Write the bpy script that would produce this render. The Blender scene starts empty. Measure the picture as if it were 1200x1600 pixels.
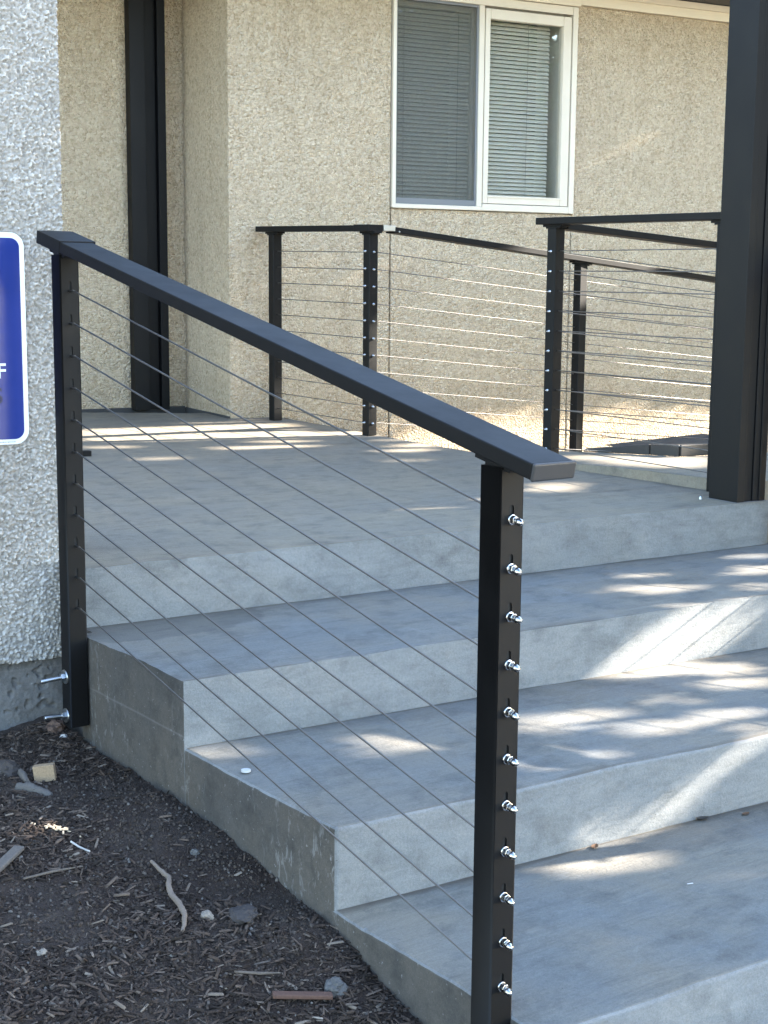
import bpy, bmesh, math, random
import numpy as np
from mathutils import Vector, Matrix, noise

random.seed(7)
rng = np.random.default_rng(11)
SC = bpy.context.scene
COL = SC.collection

# ------------------------------------------------------------------ camera
CAM = Vector((0.0, 0.0, 0.7403))
cd = bpy.data.cameras.new('camera')
cam = bpy.data.objects.new('camera', cd)
COL.objects.link(cam)
_r = Vector((0.80747458, -0.58984212, 0.00843034))
_u = Vector((0.08354144, 0.12848918, 0.98818589))
_f = Vector((0.58395687, 0.79723071, -0.15302801))
M = Matrix((_r, _u, -_f)).transposed().to_4x4()
M.translation = CAM
cam.matrix_world = M
cd.sensor_fit = 'VERTICAL'
cd.angle = 2 * math.atan(800 / 2293.44)
cd.clip_start = 0.05
cd.clip_end = 500
SC.camera = cam

# ------------------------------------------------------------------ sky, sun, exposure
SUN = Vector((1.0, -0.30, 0.43)).normalized()          # towards the sun
W = bpy.data.worlds.new('World')
SC.world = W
W.use_nodes = True
nt = W.node_tree
sky = nt.nodes.new('ShaderNodeTexSky')
sky.sky_type = 'NISHITA'
sky.sun_disc = False
sky.sun_elevation = math.asin(SUN.z)
sky.sun_rotation = math.atan2(SUN.x, SUN.y)
sky.air_density = 1.0
sky.dust_density = 0.7
sky.ozone_density = 1.0
bg = nt.nodes['Background']
bg.inputs['Strength'].default_value = 0.105
nt.links.new(sky.outputs[0], bg.inputs['Color'])
sd = bpy.data.lights.new('sun', 'SUN')
sd.energy = 4.8
sd.angle = math.radians(0.45)
sd.color = (1.0, 0.91, 0.78)
so = bpy.data.objects.new('sun', sd)
COL.objects.link(so)
so.rotation_euler = SUN.to_track_quat('Z', 'Y').to_euler()
so.location = (12, -3, 8)
SC.view_settings.view_transform = 'Standard'
SC.view_settings.look = 'None'
SC.view_settings.gamma = 1.0
SC.view_settings.use_curve_mapping = False
SC.view_settings.exposure = 3.70

# ------------------------------------------------------------------ small helpers
def link(o, parent=None):
    COL.objects.link(o)
    if parent is not None:
        o.parent = parent
    return o

def tag(o, label=None, cat=None, group=None, kind=None):
    if label: o['label'] = label
    if cat: o['category'] = cat
    if group: o['group'] = group
    if kind: o['kind'] = kind
    return o

def thing(name, label, cat, loc=(0, 0, 0), group=None, kind=None):
    o = bpy.data.objects.new(name, None)
    o.location = loc
    COL.objects.link(o)
    bpy.context.view_layer.update()
    return tag(o, label, cat, group, kind)

class MB:
    """collects faces, then becomes ONE mesh object"""
    def __init__(self):
        self.v = []; self.f = []; self.s = []; self.mi = []
    def add(self, vs, fs, smooth=False, mi=0):
        b = len(self.v)
        self.v += [tuple(map(float, p)) for p in vs]
        for f in fs:
            self.f.append(tuple(b + i for i in f)); self.s.append(smooth); self.mi.append(mi)
    def box(self, c, size, ax=None, smooth=False, mi=0):
        X, Y, Z = ax if ax else (Vector((1, 0, 0)), Vector((0, 1, 0)), Vector((0, 0, 1)))
        c = Vector(c); h = [s / 2 for s in size]
        vs = [c + X * (sx * h[0]) + Y * (sy * h[1]) + Z * (sz * h[2]) for sz in (-1, 1) for sy in (-1, 1) for sx in (-1, 1)]
        self.add(vs, [(0, 2, 3, 1), (4, 5, 7, 6), (0, 1, 5, 4), (2, 6, 7, 3), (0, 4, 6, 2), (1, 3, 7, 5)], smooth, mi)
    def prism(self, poly, z0, z1, mi=0):
        """poly: list of (x, y); z0, z1 numbers or functions of (x, y)"""
        n = len(poly)
        g0 = z0 if callable(z0) else (lambda x, y: z0)
        g1 = z1 if callable(z1) else (lambda x, y: z1)
        vs = [(x, y, g0(x, y)) for x, y in poly] + [(x, y, g1(x, y)) for x, y in poly]
        fs = [tuple(range(n - 1, -1, -1)), tuple(range(n, 2 * n))]
        fs += [(i, (i + 1) % n, n + (i + 1) % n, n + i) for i in range(n)]
        self.add(vs, fs, False, mi)
    def tube(self, pts, r, n=8, caps=True, smooth=True, mi=0):
        pts = [Vector(p) for p in pts]
        rs = r if isinstance(r, (list, tuple)) else [r] * len(pts)
        rings = []
        t0 = (pts[1] - pts[0]).normalized()
        a = t0.orthogonal().normalized()
        for i, p in enumerate(pts):
            t = (pts[min(i + 1, len(pts) - 1)] - pts[max(i - 1, 0)]).normalized()
            a = (a - t * a.dot(t)).normalized()
            b = t.cross(a)
            rings.append([p + (a * math.cos(2 * math.pi * k / n) + b * math.sin(2 * math.pi * k / n)) * rs[i] for k in range(n)])
        vs = [q for ring in rings for q in ring]
        fs = [(i * n + k, i * n + (k + 1) % n, (i + 1) * n + (k + 1) % n, (i + 1) * n + k) for i in range(len(pts) - 1) for k in range(n)]
        self.add(vs, fs, smooth, mi)
        if caps:
            self.add(rings[0], [tuple(range(n - 1, -1, -1))], False, mi)
            self.add(rings[-1], [tuple(range(n))], False, mi)
    def mesh(self, name, mats, bevel=0, seg=2):
        me = bpy.data.meshes.new(name)
        me.from_pydata(self.v, [], self.f)
        for m in (mats if isinstance(mats, (list, tuple)) else [mats]):
            me.materials.append(m)
        me.polygons.foreach_set('use_smooth', self.s)
        me.polygons.foreach_set('material_index', self.mi)
        if bevel:
            bm = bmesh.new(); bm.from_mesh(me)
            bmesh.ops.remove_doubles(bm, verts=bm.verts, dist=1e-5)
            bmesh.ops.recalc_face_normals(bm, faces=bm.faces)
            ed = [e for e in bm.edges if len(e.link_faces) == 2 and e.calc_face_angle(0) > 0.5]
            bmesh.ops.bevel(bm, geom=ed, offset=bevel, segments=seg, profile=0.5, affect='EDGES', clamp_overlap=True)
            bm.to_mesh(me); bm.free()
        me.update()
        return me
    def build(self, name, mats, parent=None, bevel=0, seg=2, auto=False):
        me = self.mesh(name, mats, bevel, seg)
        o = bpy.data.objects.new(name, me)
        return link(o, parent)

def put(name, me, parent=None, loc=(0, 0, 0), mat=None):
    o = bpy.data.objects.new(name, me)
    o.location = loc
    if mat is not None: o.matrix_local = mat
    return link(o, parent)

# ------------------------------------------------------------------ materials
class NT:
    def __init__(self, name):
        self.m = bpy.data.materials.new(name); self.m.use_nodes = True
        self.t = self.m.node_tree; self.b = self.t.nodes['Principled BSDF']
        self.out = self.t.nodes['Material Output']
    def n(self, typ, **kw):
        x = self.t.nodes.new(typ)
        for k, v in kw.items():
            if k[0] == '_': setattr(x, k[1:], v)
            else:
                k2 = int(k[1:]) if k[0] == 'i' and k[1:].isdigit() else k.replace('__', ' ')
                x.inputs[k2].default_value = v
        return x
    def l(self, a, b): self.t.links.new(a, b)
    def coord(self, scale=(1, 1, 1), rot=(0, 0, 0), obj=False):
        mp = self.n('ShaderNodeMapping'); mp.inputs['Scale'].default_value = scale; mp.inputs['Rotation'].default_value = rot
        if obj:
            tc = self.n('ShaderNodeTexCoord'); self.l(tc.outputs['Object'], mp.inputs['Vector'])
        else:
            g = self.n('ShaderNodeNewGeometry'); self.l(g.outputs['Position'], mp.inputs['Vector'])
        return mp.outputs[0]
    def noise(self, co, scale, detail=4, rough=0.6, dist=0.0):
        x = self.n('ShaderNodeTexNoise', Scale=scale, Detail=detail, Roughness=rough, Distortion=dist)
        self.l(co, x.inputs['Vector']); return x.outputs['Fac']
    def ramp(self, fac, stops):
        x = self.n('ShaderNodeValToRGB')
        e = x.color_ramp.elements
        while len(e) < len(stops): e.new(0.5)
        for i, (p, c) in enumerate(stops):
            e[i].position = p
            e[i].color = (c, c, c, 1) if isinstance(c, (int, float)) else (*c, 1)
        self.l(fac, x.inputs['Fac']); return x.outputs['Color']
    def mix(self, fac, a, b, mode='MIX'):
        x = self.n('ShaderNodeMix', _data_type='RGBA', _blend_type=mode)
        for s, v in ((x.inputs[0], fac), (x.inputs[6], a), (x.inputs[7], b)):
            if hasattr(v, 'links') or isinstance(v, bpy.types.NodeSocket): self.l(v, s)
            elif isinstance(v, tuple): s.default_value = (*v, 1) if len(v) == 3 else v
            else: s.default_value = v if s.type == 'VALUE' else (v, v, v, 1)
        return x.outputs[2]
    def math(self, op, a, b=None, clamp=False):
        x = self.n('ShaderNodeMath', _operation=op, _use_clamp=clamp)
        for i, v in enumerate((a, b)):
            if v is None: continue
            if isinstance(v, bpy.types.NodeSocket): self.l(v, x.inputs[i])
            else: x.inputs[i].default_value = v
        return x.outputs[0]
    def bump(self, h, strength, dist, prev=None):
        x = self.n('ShaderNodeBump', Strength=strength, Distance=dist)
        self.l(h, x.inputs['Height'])
        if prev is not None: self.l(prev, x.inputs['Normal'])
        return x.outputs[0]
    def set(self, **kw):
        for k, v in kw.items():
            s = self.b.inputs[k.replace('_', ' ')]
            if isinstance(v, bpy.types.NodeSocket): self.l(v, s)
            elif isinstance(v, tuple): s.default_value = (*v, 1) if len(v) == 3 else v
            else: s.default_value = v
        return self.m

def simple(name, col, rough=0.5, metal=0.0, spec=0.5):
    t = NT(name)
    t.set(Base_Color=col, Roughness=rough, Metallic=metal)
    t.b.inputs['Specular IOR Level'].default_value = spec
    return t.m

def mat_concrete(name, base, warm, dark, streak, side=False, stain=False):
    t = NT(name)
    co = t.coord()
    big = t.noise(co, 2.2, 5, 0.6)
    mid = t.noise(co, 11, 6, 0.65)
    fine = t.noise(co, 160, 3, 0.7)
    c = t.mix(t.ramp(big, [(0.40, 0), (0.60, 1)]), base, warm)
    wear = t.noise(co, 4.3, 6, 0.7, 0.8)
    c = t.mix(t.ramp(wear, [(0.56, 0), (0.70, 0.35)]), c, tuple(min(1, x * 1.45) for x in base))
    c = t.mix(t.math('MULTIPLY', t.ramp(mid, [(0.50, 0), (0.72, 1)]), 0.80), c, dark)
    st = t.noise(t.coord((4, 150, 60)) if streak else t.coord((30, 30, 30)), 1.0, 3, 0.6)
    c = t.mix(0.16, c, t.ramp(st, [(0.3, 0.35), (0.7, 1.0)]), 'MULTIPLY')
    c = t.mix(0.45, c, t.ramp(fine, [(0.25, 0.50), (0.75, 1.0)]), 'MULTIPLY')
    grit = t.noise(co, 420, 2, 0.6)
    c = t.mix(0.30, c, t.ramp(grit, [(0.35, 0.45), (0.6, 1.0)]), 'MULTIPLY')
    pits = t.n('ShaderNodeTexVoronoi', Scale=34.0)
    t.l(co, pits.inputs['Vector'])
    pn = t.noise(co, 4.0, 2)
    pm = t.math('MULTIPLY', t.math('LESS_THAN', pits.outputs['Distance'], 0.055), t.ramp(pn, [(0.5, 0), (0.6, 1)]))
    c = t.mix(t.math('MULTIPLY', pm, 0.6), c, (0.06, 0.055, 0.05))
    if side:                                   # lime bloom and chips left by the formwork
        bl = t.noise(t.coord((1, 1.0, 0.40)), 48, 5, 0.7, 0.6)
        zone = t.noise(co, 3.1, 2)
        g = t.n('ShaderNodeNewGeometry')
        sb = t.n('ShaderNodeVectorMath', _operation='DISTANCE'); t.l(g.outputs['Position'], sb.inputs[0]); sb.inputs[1].default_value = (1.55, 2.29, -0.42)
        corner = t.ramp(sb.outputs['Value'], [(0.03, 1.0), (0.13, 0.0)])
        sp3 = t.n('ShaderNodeSeparateXYZ'); t.l(g.outputs['Position'], sp3.inputs[0])
        brd = t.math('ABSOLUTE', t.math('SUBTRACT', t.math('ADD', sp3.outputs['Z'], t.math('MULTIPLY', t.noise(co, 3, 2), 0.010)), -0.284))
        c = t.mix(t.ramp(brd, [(0.0015, 0.28), (0.0040, 0.0)]), c, (0.20, 0.195, 0.185))
        spk = t.noise(co, 90, 3, 0.7)
        c = t.mix(t.ramp(spk, [(0.66, 0), (0.72, 0.6)]), c, (0.27, 0.27, 0.265))
        c = t.mix(t.math('MULTIPLY', t.math('MULTIPLY', t.ramp(bl, [(0.55, 0), (0.64, 1)]), t.math('MAXIMUM', t.ramp(zone, [(0.47, 0), (0.64, 0.6)]), corner)), 0.42), c, (0.38, 0.38, 0.37))
    if stain:                                  # the damp patch left of the second tread
        g = t.n('ShaderNodeNewGeometry')
        sub = t.n('ShaderNodeVectorMath', _operation='SUBTRACT'); t.l(g.outputs['Position'], sub.inputs[0])
        sub.inputs[1].default_value = (1.78, 3.44, -0.157)
        mp = t.n('ShaderNodeMapping'); mp.inputs['Rotation'].default_value = (0, 0, math.radians(14)); mp.inputs['Scale'].default_value = (1 / 0.30, 1 / 0.17, 1 / 0.05)
        t.l(sub.outputs[0], mp.inputs['Vector'])
        ln = t.n('ShaderNodeVectorMath', _operation='LENGTH'); t.l(mp.outputs[0], ln.inputs[0])
        d = t.math('ADD', ln.outputs['Value'], t.math('MULTIPLY', t.math('SUBTRACT', t.noise(co, 9, 4), 0.5), 0.9))
        sm = t.ramp(d, [(0.0, 0.85), (0.93, 1.0), (1.0, 0.0)])
        c = t.mix(t.math('MULTIPLY', sm, 0.62), c, (0.085, 0.082, 0.075))
    h1 = t.bump(st, 0.42 if streak else 0.15, 0.004)
    # patchy trowel marks and a few hairline cracks
    tw = t.noise(t.coord((1.0, 3.0, 3.0)), 6.5, 5, 0.7, 1.2)
    c = t.mix(0.55, c, t.ramp(tw, [(0.32, 0.66), (0.5, 0.95), (0.68, 1.0)]), 'MULTIPLY')
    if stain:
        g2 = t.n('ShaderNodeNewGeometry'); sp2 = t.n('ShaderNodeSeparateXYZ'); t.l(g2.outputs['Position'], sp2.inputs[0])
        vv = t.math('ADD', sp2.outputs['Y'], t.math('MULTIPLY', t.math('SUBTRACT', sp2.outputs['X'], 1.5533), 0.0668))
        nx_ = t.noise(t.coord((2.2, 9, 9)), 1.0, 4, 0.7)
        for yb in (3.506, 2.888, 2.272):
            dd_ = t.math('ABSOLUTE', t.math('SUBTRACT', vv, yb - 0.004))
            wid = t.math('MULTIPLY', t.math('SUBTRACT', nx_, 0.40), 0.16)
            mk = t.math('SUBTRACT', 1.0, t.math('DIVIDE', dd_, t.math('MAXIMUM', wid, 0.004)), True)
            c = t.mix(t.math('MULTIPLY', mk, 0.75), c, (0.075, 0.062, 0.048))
    h2 = t.bump(mid, 0.25, 0.006, h1)
    h3 = t.bump(fine, 0.55, 0.0022, h2)
    t.set(Base_Color=c, Roughness=0.86, Normal=h3)
    t.b.inputs['Specular IOR Level'].default_value = 0.3
    return t.m

def mat_stucco(name, cols, cell, bump, dist, crevice_shade=0.5, weather=False):
    """pebble dash: every stone its own tint, gaps between them bumped and darkened as crevice shade"""
    t = NT(name)
    co = t.coord()
    wob = t.n('ShaderNodeTexNoise', Scale=cell * 0.8, Detail=2.0)
    t.l(co, wob.inputs['Vector'])
    mixv = t.n('ShaderNodeMix', _data_type='RGBA', _blend_type='LINEAR_LIGHT')
    mixv.inputs[0].default_value = 0.012
    t.l(co, mixv.inputs[6]); t.l(wob.outputs['Color'], mixv.inputs[7])
    v = t.n('ShaderNodeTexVoronoi', Scale=cell, Randomness=1.0); t.l(mixv.outputs[2], v.inputs['Vector'])
    v2 = t.n('ShaderNodeTexVoronoi', Scale=cell * 2.1, Randomness=1.0); t.l(co, v2.inputs['Vector'])
    sx = t.n('ShaderNodeSeparateColor'); t.l(v.outputs['Color'], sx.inputs[0])
    c = t.ramp(sx.outputs[0], cols)
    big = t.noise(co, 1.6, 5, 0.6)
    c = t.mix(0.35, c, t.ramp(big, [(0.3, 0.76), (0.7, 1.0)]), 'MULTIPLY')
    edge = t.ramp(v.outputs['Distance'], [(0.45, 1.0), (0.85, 0.45)])  # crevice shade put into the colour between the stones
    c = t.mix(crevice_shade, c, edge, 'MULTIPLY')
    if weather:                                # drips and splashed dirt
        dr = t.noise(t.coord((7, 7, 0.5)), 2.0, 4, 0.6)
        c = t.mix(t.ramp(dr, [(0.50, 0), (0.72, 0.13)]), c, (0.36, 0.27, 0.18), 'MULTIPLY')
        g = t.n('ShaderNodeNewGeometry'); sp = t.n('ShaderNodeSeparateXYZ'); t.l(g.outputs['Position'], sp.inputs[0])
        low = t.math('SUBTRACT', t.math('ADD', sp.outputs['Z'], t.math('MULTIPLY', t.noise(co, 6, 4), 0.30)), 0.15)
        c = t.mix(t.ramp(low, [(0.0, 0.20), (0.30, 0.0)]), c, (0.42, 0.30, 0.19), 'MULTIPLY')
    h = t.math('ADD', t.math('MULTIPLY', v.outputs['Distance'], -1.0), t.math('MULTIPLY', v2.outputs['Distance'], -0.35))
    b1 = t.bump(h, bump, dist)
    b2 = t.bump(t.noise(co, cell * 3, 3, 0.7), 0.3, dist * 0.4, b1)
    t.set(Base_Color=c, Roughness=0.9, Normal=b2)
    t.b.inputs['Specular IOR Level'].default_value = 0.25
    return t.m

def mat_paint(name, col, rough):
    t = NT(name)
    co = t.coord()
    dust = t.noise(co, 7, 5, 0.65)
    c = t.mix(t.ramp(dust, [(0.45, 0), (0.8, 0.35)]), col, tuple(min(1, x * 1.8 + 0.0016) for x in col))
    t.set(Base_Color=c, Roughness=t.ramp(dust, [(0.3, rough), (0.8, rough + 0.14)]),
          Normal=t.bump(t.noise(co, 420, 2, 0.6), 0.10, 0.0006))
    t.b.inputs['Specular IOR Level'].default_value = 0.19
    return t.m

M_TREAD = mat_concrete('step_concrete', (0.178, 0.180, 0.172), (0.212, 0.192, 0.158), (0.112, 0.110, 0.102), True, stain=True)
M_RISER = mat_concrete('sky_lit_riser_concrete', (0.182, 0.193, 0.198), (0.210, 0.216, 0.213), (0.125, 0.130, 0.130), True)  # front faces paler and bluer: open-sky light put into the colour
M_LAND = mat_concrete('landing_concrete', (0.222, 0.196, 0.155), (0.255, 0.214, 0.155), (0.140, 0.125, 0.102), True)
M_EDGE = mat_concrete('worn_concrete_edge', (0.23, 0.24, 0.242), (0.20, 0.20, 0.196), (0.13, 0.13, 0.127), False)
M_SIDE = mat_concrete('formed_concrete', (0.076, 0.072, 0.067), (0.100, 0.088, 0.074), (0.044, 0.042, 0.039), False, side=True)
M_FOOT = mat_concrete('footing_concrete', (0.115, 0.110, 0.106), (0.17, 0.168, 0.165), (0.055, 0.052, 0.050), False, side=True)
M_PAVE = mat_concrete('pavement_concrete', (0.30, 0.30, 0.30), (0.32, 0.31, 0.29), (0.22, 0.22, 0.21), True)
M_WALL = mat_stucco('tan_pebble_dash', [(0.0, (0.62, 0.470, 0.300)), (0.2, (0.74, 0.578, 0.388)), (0.65, (0.83, 0.668, 0.462)), (1.0, (0.89, 0.75, 0.555))], 86, 1.0, 0.022, 0.15, weather=True)
M_WALLF = mat_stucco('pale_pebble_dash', [(0.0, (0.22, 0.21, 0.19)), (0.2, (0.28, 0.268, 0.248)), (0.6, (0.33, 0.318, 0.298)), (1.0, (0.40, 0.388, 0.368))], 150, 0.5, 0.006, 0.35)
M_BLACK = mat_paint('black_powder_coat', (0.0022, 0.0023, 0.0027), 0.50)
M_STEEL = mat_paint('dark_painted_steel', (0.0028, 0.0028, 0.0033), 0.46)
M_DARKHOLE = simple('slot_inside', (0.004, 0.004, 0.004), 0.8)
t = NT('polished_stainless')
M_CHROME = t.set(Base_Color=(0.42, 0.42, 0.42), Metallic=1.0, Roughness=t.ramp(t.noise(t.coord(), 300, 3), [(0.3, 0.14), (0.7, 0.34)]), Normal=t.bump(t.noise(t.coord(), 700, 2), 0.15, 0.0006))
M_CABLE = NT('stainless_cable')
_c = M_CABLE.noise(M_CABLE.coord((1, 1, 1)), 500, 2)
M_CABLE = M_CABLE.set(Base_Color=(0.17, 0.16, 0.15), Metallic=1.0, Roughness=0.42, Normal=M_CABLE.bump(_c, 0.4, 0.001))
M_ZINC = simple('zinc_plated_steel', (0.40, 0.42, 0.44), 0.34, 1.0)
M_ALU = simple('bare_aluminium', (0.40, 0.40, 0.39), 0.38, 1.0)
M_VINYL = NT('cream_vinyl')
M_VINYL = M_VINYL.set(Base_Color=M_VINYL.mix(0.2, (0.66, 0.585, 0.47), M_VINYL.ramp(M_VINYL.noise(M_VINYL.coord(), 9, 4), [(0.3, 0.7), (0.7, 1.0)]), 'MULTIPLY'), Roughness=0.42)
M_TRIM = NT('cream_painted_wood')
M_TRIM = M_TRIM.set(Base_Color=M_TRIM.mix(0.3, (0.74, 0.65, 0.50), M_TRIM.ramp(M_TRIM.noise(M_TRIM.coord((2, 2, 40)), 6, 4), [(0.3, 0.7), (0.7, 1.0)]), 'MULTIPLY'), Roughness=0.55)

# ------------------------------------------------------------------ concrete stairs and landing
RHO = math.tan(-0.0667)
XS = 1.5533                       # outer face of the left side of the stairs
XR = 4.125                        # right end of the stairs
ZT = [0.0, -0.157, -0.316, -0.4854, -0.650]
YN = [3.506, 2.888, 2.272, 1.668]
SLOPE = 0.0105
def land_z(x, y): return max(0.0, SLOPE * (y - 3.5))

def blade(poly, z0, ztop, name, parent, mt, bev=0.014, seed=0):
    """a poured concrete block: finely cut, rounded worn edges, slightly uneven"""
    n = len(poly)
    bm = bmesh.new()
    g1 = ztop if callable(ztop) else (lambda x, y: ztop)
    lo = [bm.verts.new((x, y, z0)) for x, y in poly]
    hi = [bm.verts.new((x, y, g1(x, y))) for x, y in poly]
    top = bm.faces.new(hi)
    bm.faces.new(lo[::-1])
    for i in range(n):
        bm.faces.new((lo[i], lo[(i + 1) % n], hi[(i + 1) % n], hi[i]))
    te = [e for e in bm.edges if e.verts[0] in hi and e.verts[1] in hi]
    ve = [e for e in bm.edges if (e.verts[0] in hi) != (e.verts[1] in hi)]
    bmesh.ops.subdivide_edges(bm, edges=te, cuts=60, use_grid_fill=False)
    te = [e for e in bm.edges if all(abs(v.co.z - g1(v.co.x, v.co.y)) < 1e-4 for v in e.verts) and len(e.link_faces) == 2 and e.calc_face_angle(0) > 0.6]
    bmesh.ops.bevel(bm, geom=te + [e for e in bm.edges if len(e.link_faces) == 2 and e.calc_face_angle(0) > 0.9 and abs(e.verts[0].co.z - e.verts[1].co.z) > 0.05 and e not in te],
                    offset=bev, segments=3, profile=0.5, affect='EDGES', clamp_overlap=True)
    for v in bm.verts:
        if v.co.z > z0 + 0.02:
            p = v.co * 9 + Vector((seed, 0, 0))
            v.co += noise.noise_vector(p * 0.45) * 0.0028 + noise.noise_vector(p) * 0.0020 + noise.noise_vector(v.co * 31) * 0.0014
    bm.normal_update()
    me = bpy.data.meshes.new(name)
    for f in bm.faces:
        f.smooth = True
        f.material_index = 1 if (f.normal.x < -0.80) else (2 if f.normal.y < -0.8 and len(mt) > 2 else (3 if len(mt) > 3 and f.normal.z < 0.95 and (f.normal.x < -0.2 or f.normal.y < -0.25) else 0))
    bm.to_mesh(me); bm.free()
    for m in mt: me.materials.append(m)
    try:
        me.set_sharp_from_angle(angle=math.radians(50))
    except Exception:
        pass
    o = bpy.data.objects.new(name, me)
    return link(o, parent)

stairs = thing('concrete_stairs', 'broad grey concrete stairs and landing with cut formwork side beside the mulch', 'stairs', (2.8, 2.6, -0.65))
stairs_inv = Matrix.Translation(stairs.location).inverted()
def adopt(o, par):
    """parent an object built in world coordinates without moving it"""
    o.parent = par
    o.matrix_parent_inverse = Matrix.Translation(-par.location)
    return o

yl = lambda y0, x: y0 + RHO * (x - XS)
for k in range(1, 4):
    y0, y1 = YN[k], YN[k - 1]
    poly = [(XS, y0), (XR + 0.35 * k, yl(y0, XR + 0.35 * k)), (XR + 0.35 * k, yl(y1, XR + 0.35 * k) + 0.02), (XS, y1 + 0.02)]
    if k == 1: poly[-1:] = [(1.588, y1 + 0.02), (1.588, 3.442), (XS, 3.442)]
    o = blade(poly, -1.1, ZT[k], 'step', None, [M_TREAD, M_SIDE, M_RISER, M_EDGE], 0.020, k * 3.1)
    adopt(o, stairs)
poly = [(1.588, yl(YN[0], 1.588)), (XR, yl(YN[0], XR)), (4.14, 3.63), (4.10, 4.30), (4.13, 5.60), (4.20, 6.9), (3.0, 7.6), (0.2, 7.9), (0.2, 3.98), (1.588, 3.98)]
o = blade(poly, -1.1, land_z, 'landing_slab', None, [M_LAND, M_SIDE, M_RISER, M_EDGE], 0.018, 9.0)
adopt(o, stairs)

# raised slab where the ramp begins
def slab_z(x, y): return 0.030 + 0.019 * max(0.0, min(1.0, (4.5 - y) / 0.9))
poly = [(4.135, 3.55), (4.098, 4.30), (4.10, 4.58), (4.36, 4.70), (4.45, 4.61), (4.63, 4.21), (4.80, 4.16), (8.2, 3.6), (8.2, 2.9), (4.16, 3.45)]
o = blade(poly, -0.9, slab_z, 'ramp_slab', None, [M_LAND, M_LAND], 0.010, 5.0)
tag(o, kind='structure')

# ------------------------------------------------------------------ ground sheets
GY = [0.2, 1.0, 1.7, 2.02, 2.15, 2.28, 2.57, 2.88, 3.4, 3.7, 4.2]
GZ = [-0.72, -0.68, -0.655, -0.610, -0.563, -0.522, -0.490, -0.460, -0.445, -0.449, -0.45]
def mulch_z(x, y, fine=True):
    z = float(np.interp(y, GY, GZ))
    z += 0.018 * noise.noise(Vector((x * 2.2, y * 2.2, 3.1)))
    z += 0.010 * noise.noise(Vector((x * 6.5, y * 6.5, 8.0)))
    if fine:
        z += 0.0055 * noise.noise(Vector((x * 23, y * 23, 1.0))) + 0.0035 * noise.noise(Vector((x * 60, y * 60, 5.0)))
    z += 0.020 * max(0.0, 1 - abs(XS - 0.06 - x) / 0.16) * (0.4 + noise.noise(Vector((x * 5, y * 7, 2.0))))
    return z

t = NT('dark_mulch_soil')
co = t.coord()
n1 = t.noise(co, 5, 5, 0.6); n2 = t.noise(co, 60, 5, 0.75); n3 = t.noise(co, 260, 3, 0.7)
c = t.mix(t.ramp(n1, [(0.40, 0), (0.62, 1)]), (0.032, 0.021, 0.015), (0.062, 0.048, 0.039))
c = t.mix(t.ramp(n2, [(0.35, 0), (0.7, 1)]), c, (0.042, 0.031, 0.027))
c = t.mix(t.ramp(n3, [(0.68, 0), (0.76, 0.7)]), c, (0.12, 0.10, 0.088))
M_SOIL = t.set(Base_Color=c, Roughness=0.95, Normal=t.bump(n3, 0.8, 0.004, t.bump(n2, 0.9, 0.010)))
t.b.inputs['Specular IOR Level'].default_value = 0.2

def sheet(name, x0, x1, y0, y1, step, zf, mt):
    nx = int((x1 - x0) / step) + 1; ny = int((y1 - y0) / step) + 1
    vs = []; fs = []
    for j in range(ny):
        for i in range(nx):
            x = x0 + (x1 - x0) * i / (nx - 1); y = y0 + (y1 - y0) * j / (ny - 1)
            vs.append((x, y, zf(x, y)))
    for j in range(ny - 1):
        for i in range(nx - 1):
            a = j * nx + i
            fs.append((a, a + 1, a + nx + 1, a + nx))
    mb = MB(); mb.add(vs, fs, True)
    return mb.build(name, mt)
g = sheet('mulch_bed', 0.35, 1.56, 1.55, 3.72, 0.009, mulch_z, M_SOIL)
tag(g, kind='structure')
t = NT('dry_garden_soil')
co = t.coord()
c = t.mix(t.ramp(t.noise(co, 0.8, 6), [(0.4, 0), (0.6, 1)]), (0.27, 0.235, 0.17), (0.36, 0.32, 0.24))
M_EARTH = t.set(Base_Color=c, Roughness=0.95, Normal=t.bump(t.noise(co, 30, 5), 0.6, 0.02))
def earth_z(x, y): return -0.80
g = MB()
g.add([(-220, -220, -0.80), (220, -220, -0.80), (220, 220, -0.80), (-220, 220, -0.80)], [(0, 1, 2, 3)])
tag(g.build('ground', M_EARTH), kind='structure')
g = MB(); g.prism([(1.56, -1.2), (9.5, -1.2), (9.5, 1.9), (1.56, 1.9)], -0.9, -0.650)
tag(g.build('pavement', M_PAVE), kind='structure')
g = MB(); g.prism([(-3.0, -0.4), (1.555, -0.4), (1.555, 1.56), (0.36, 1.56), (0.36, 3.60), (-3.0, 3.88)], -0.9, -0.70)
M_BOUNCE = mat_concrete('bounce_paving_concrete', (0.42, 0.40, 0.36), (0.46, 0.43, 0.38), (0.34, 0.32, 0.29), False)
g2 = MB(); g2.prism([(-30, -9.0), (20, -9.0), (20, -1.21), (-30, -1.21)], -0.9, -0.68)  # unseen pale paving added to bounce sunlight onto walls and risers
tag(g2.build('bounce_paving', M_BOUNCE), kind='structure')
tag(g.build('garden_bed', M_SOIL), kind='structure')

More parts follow.
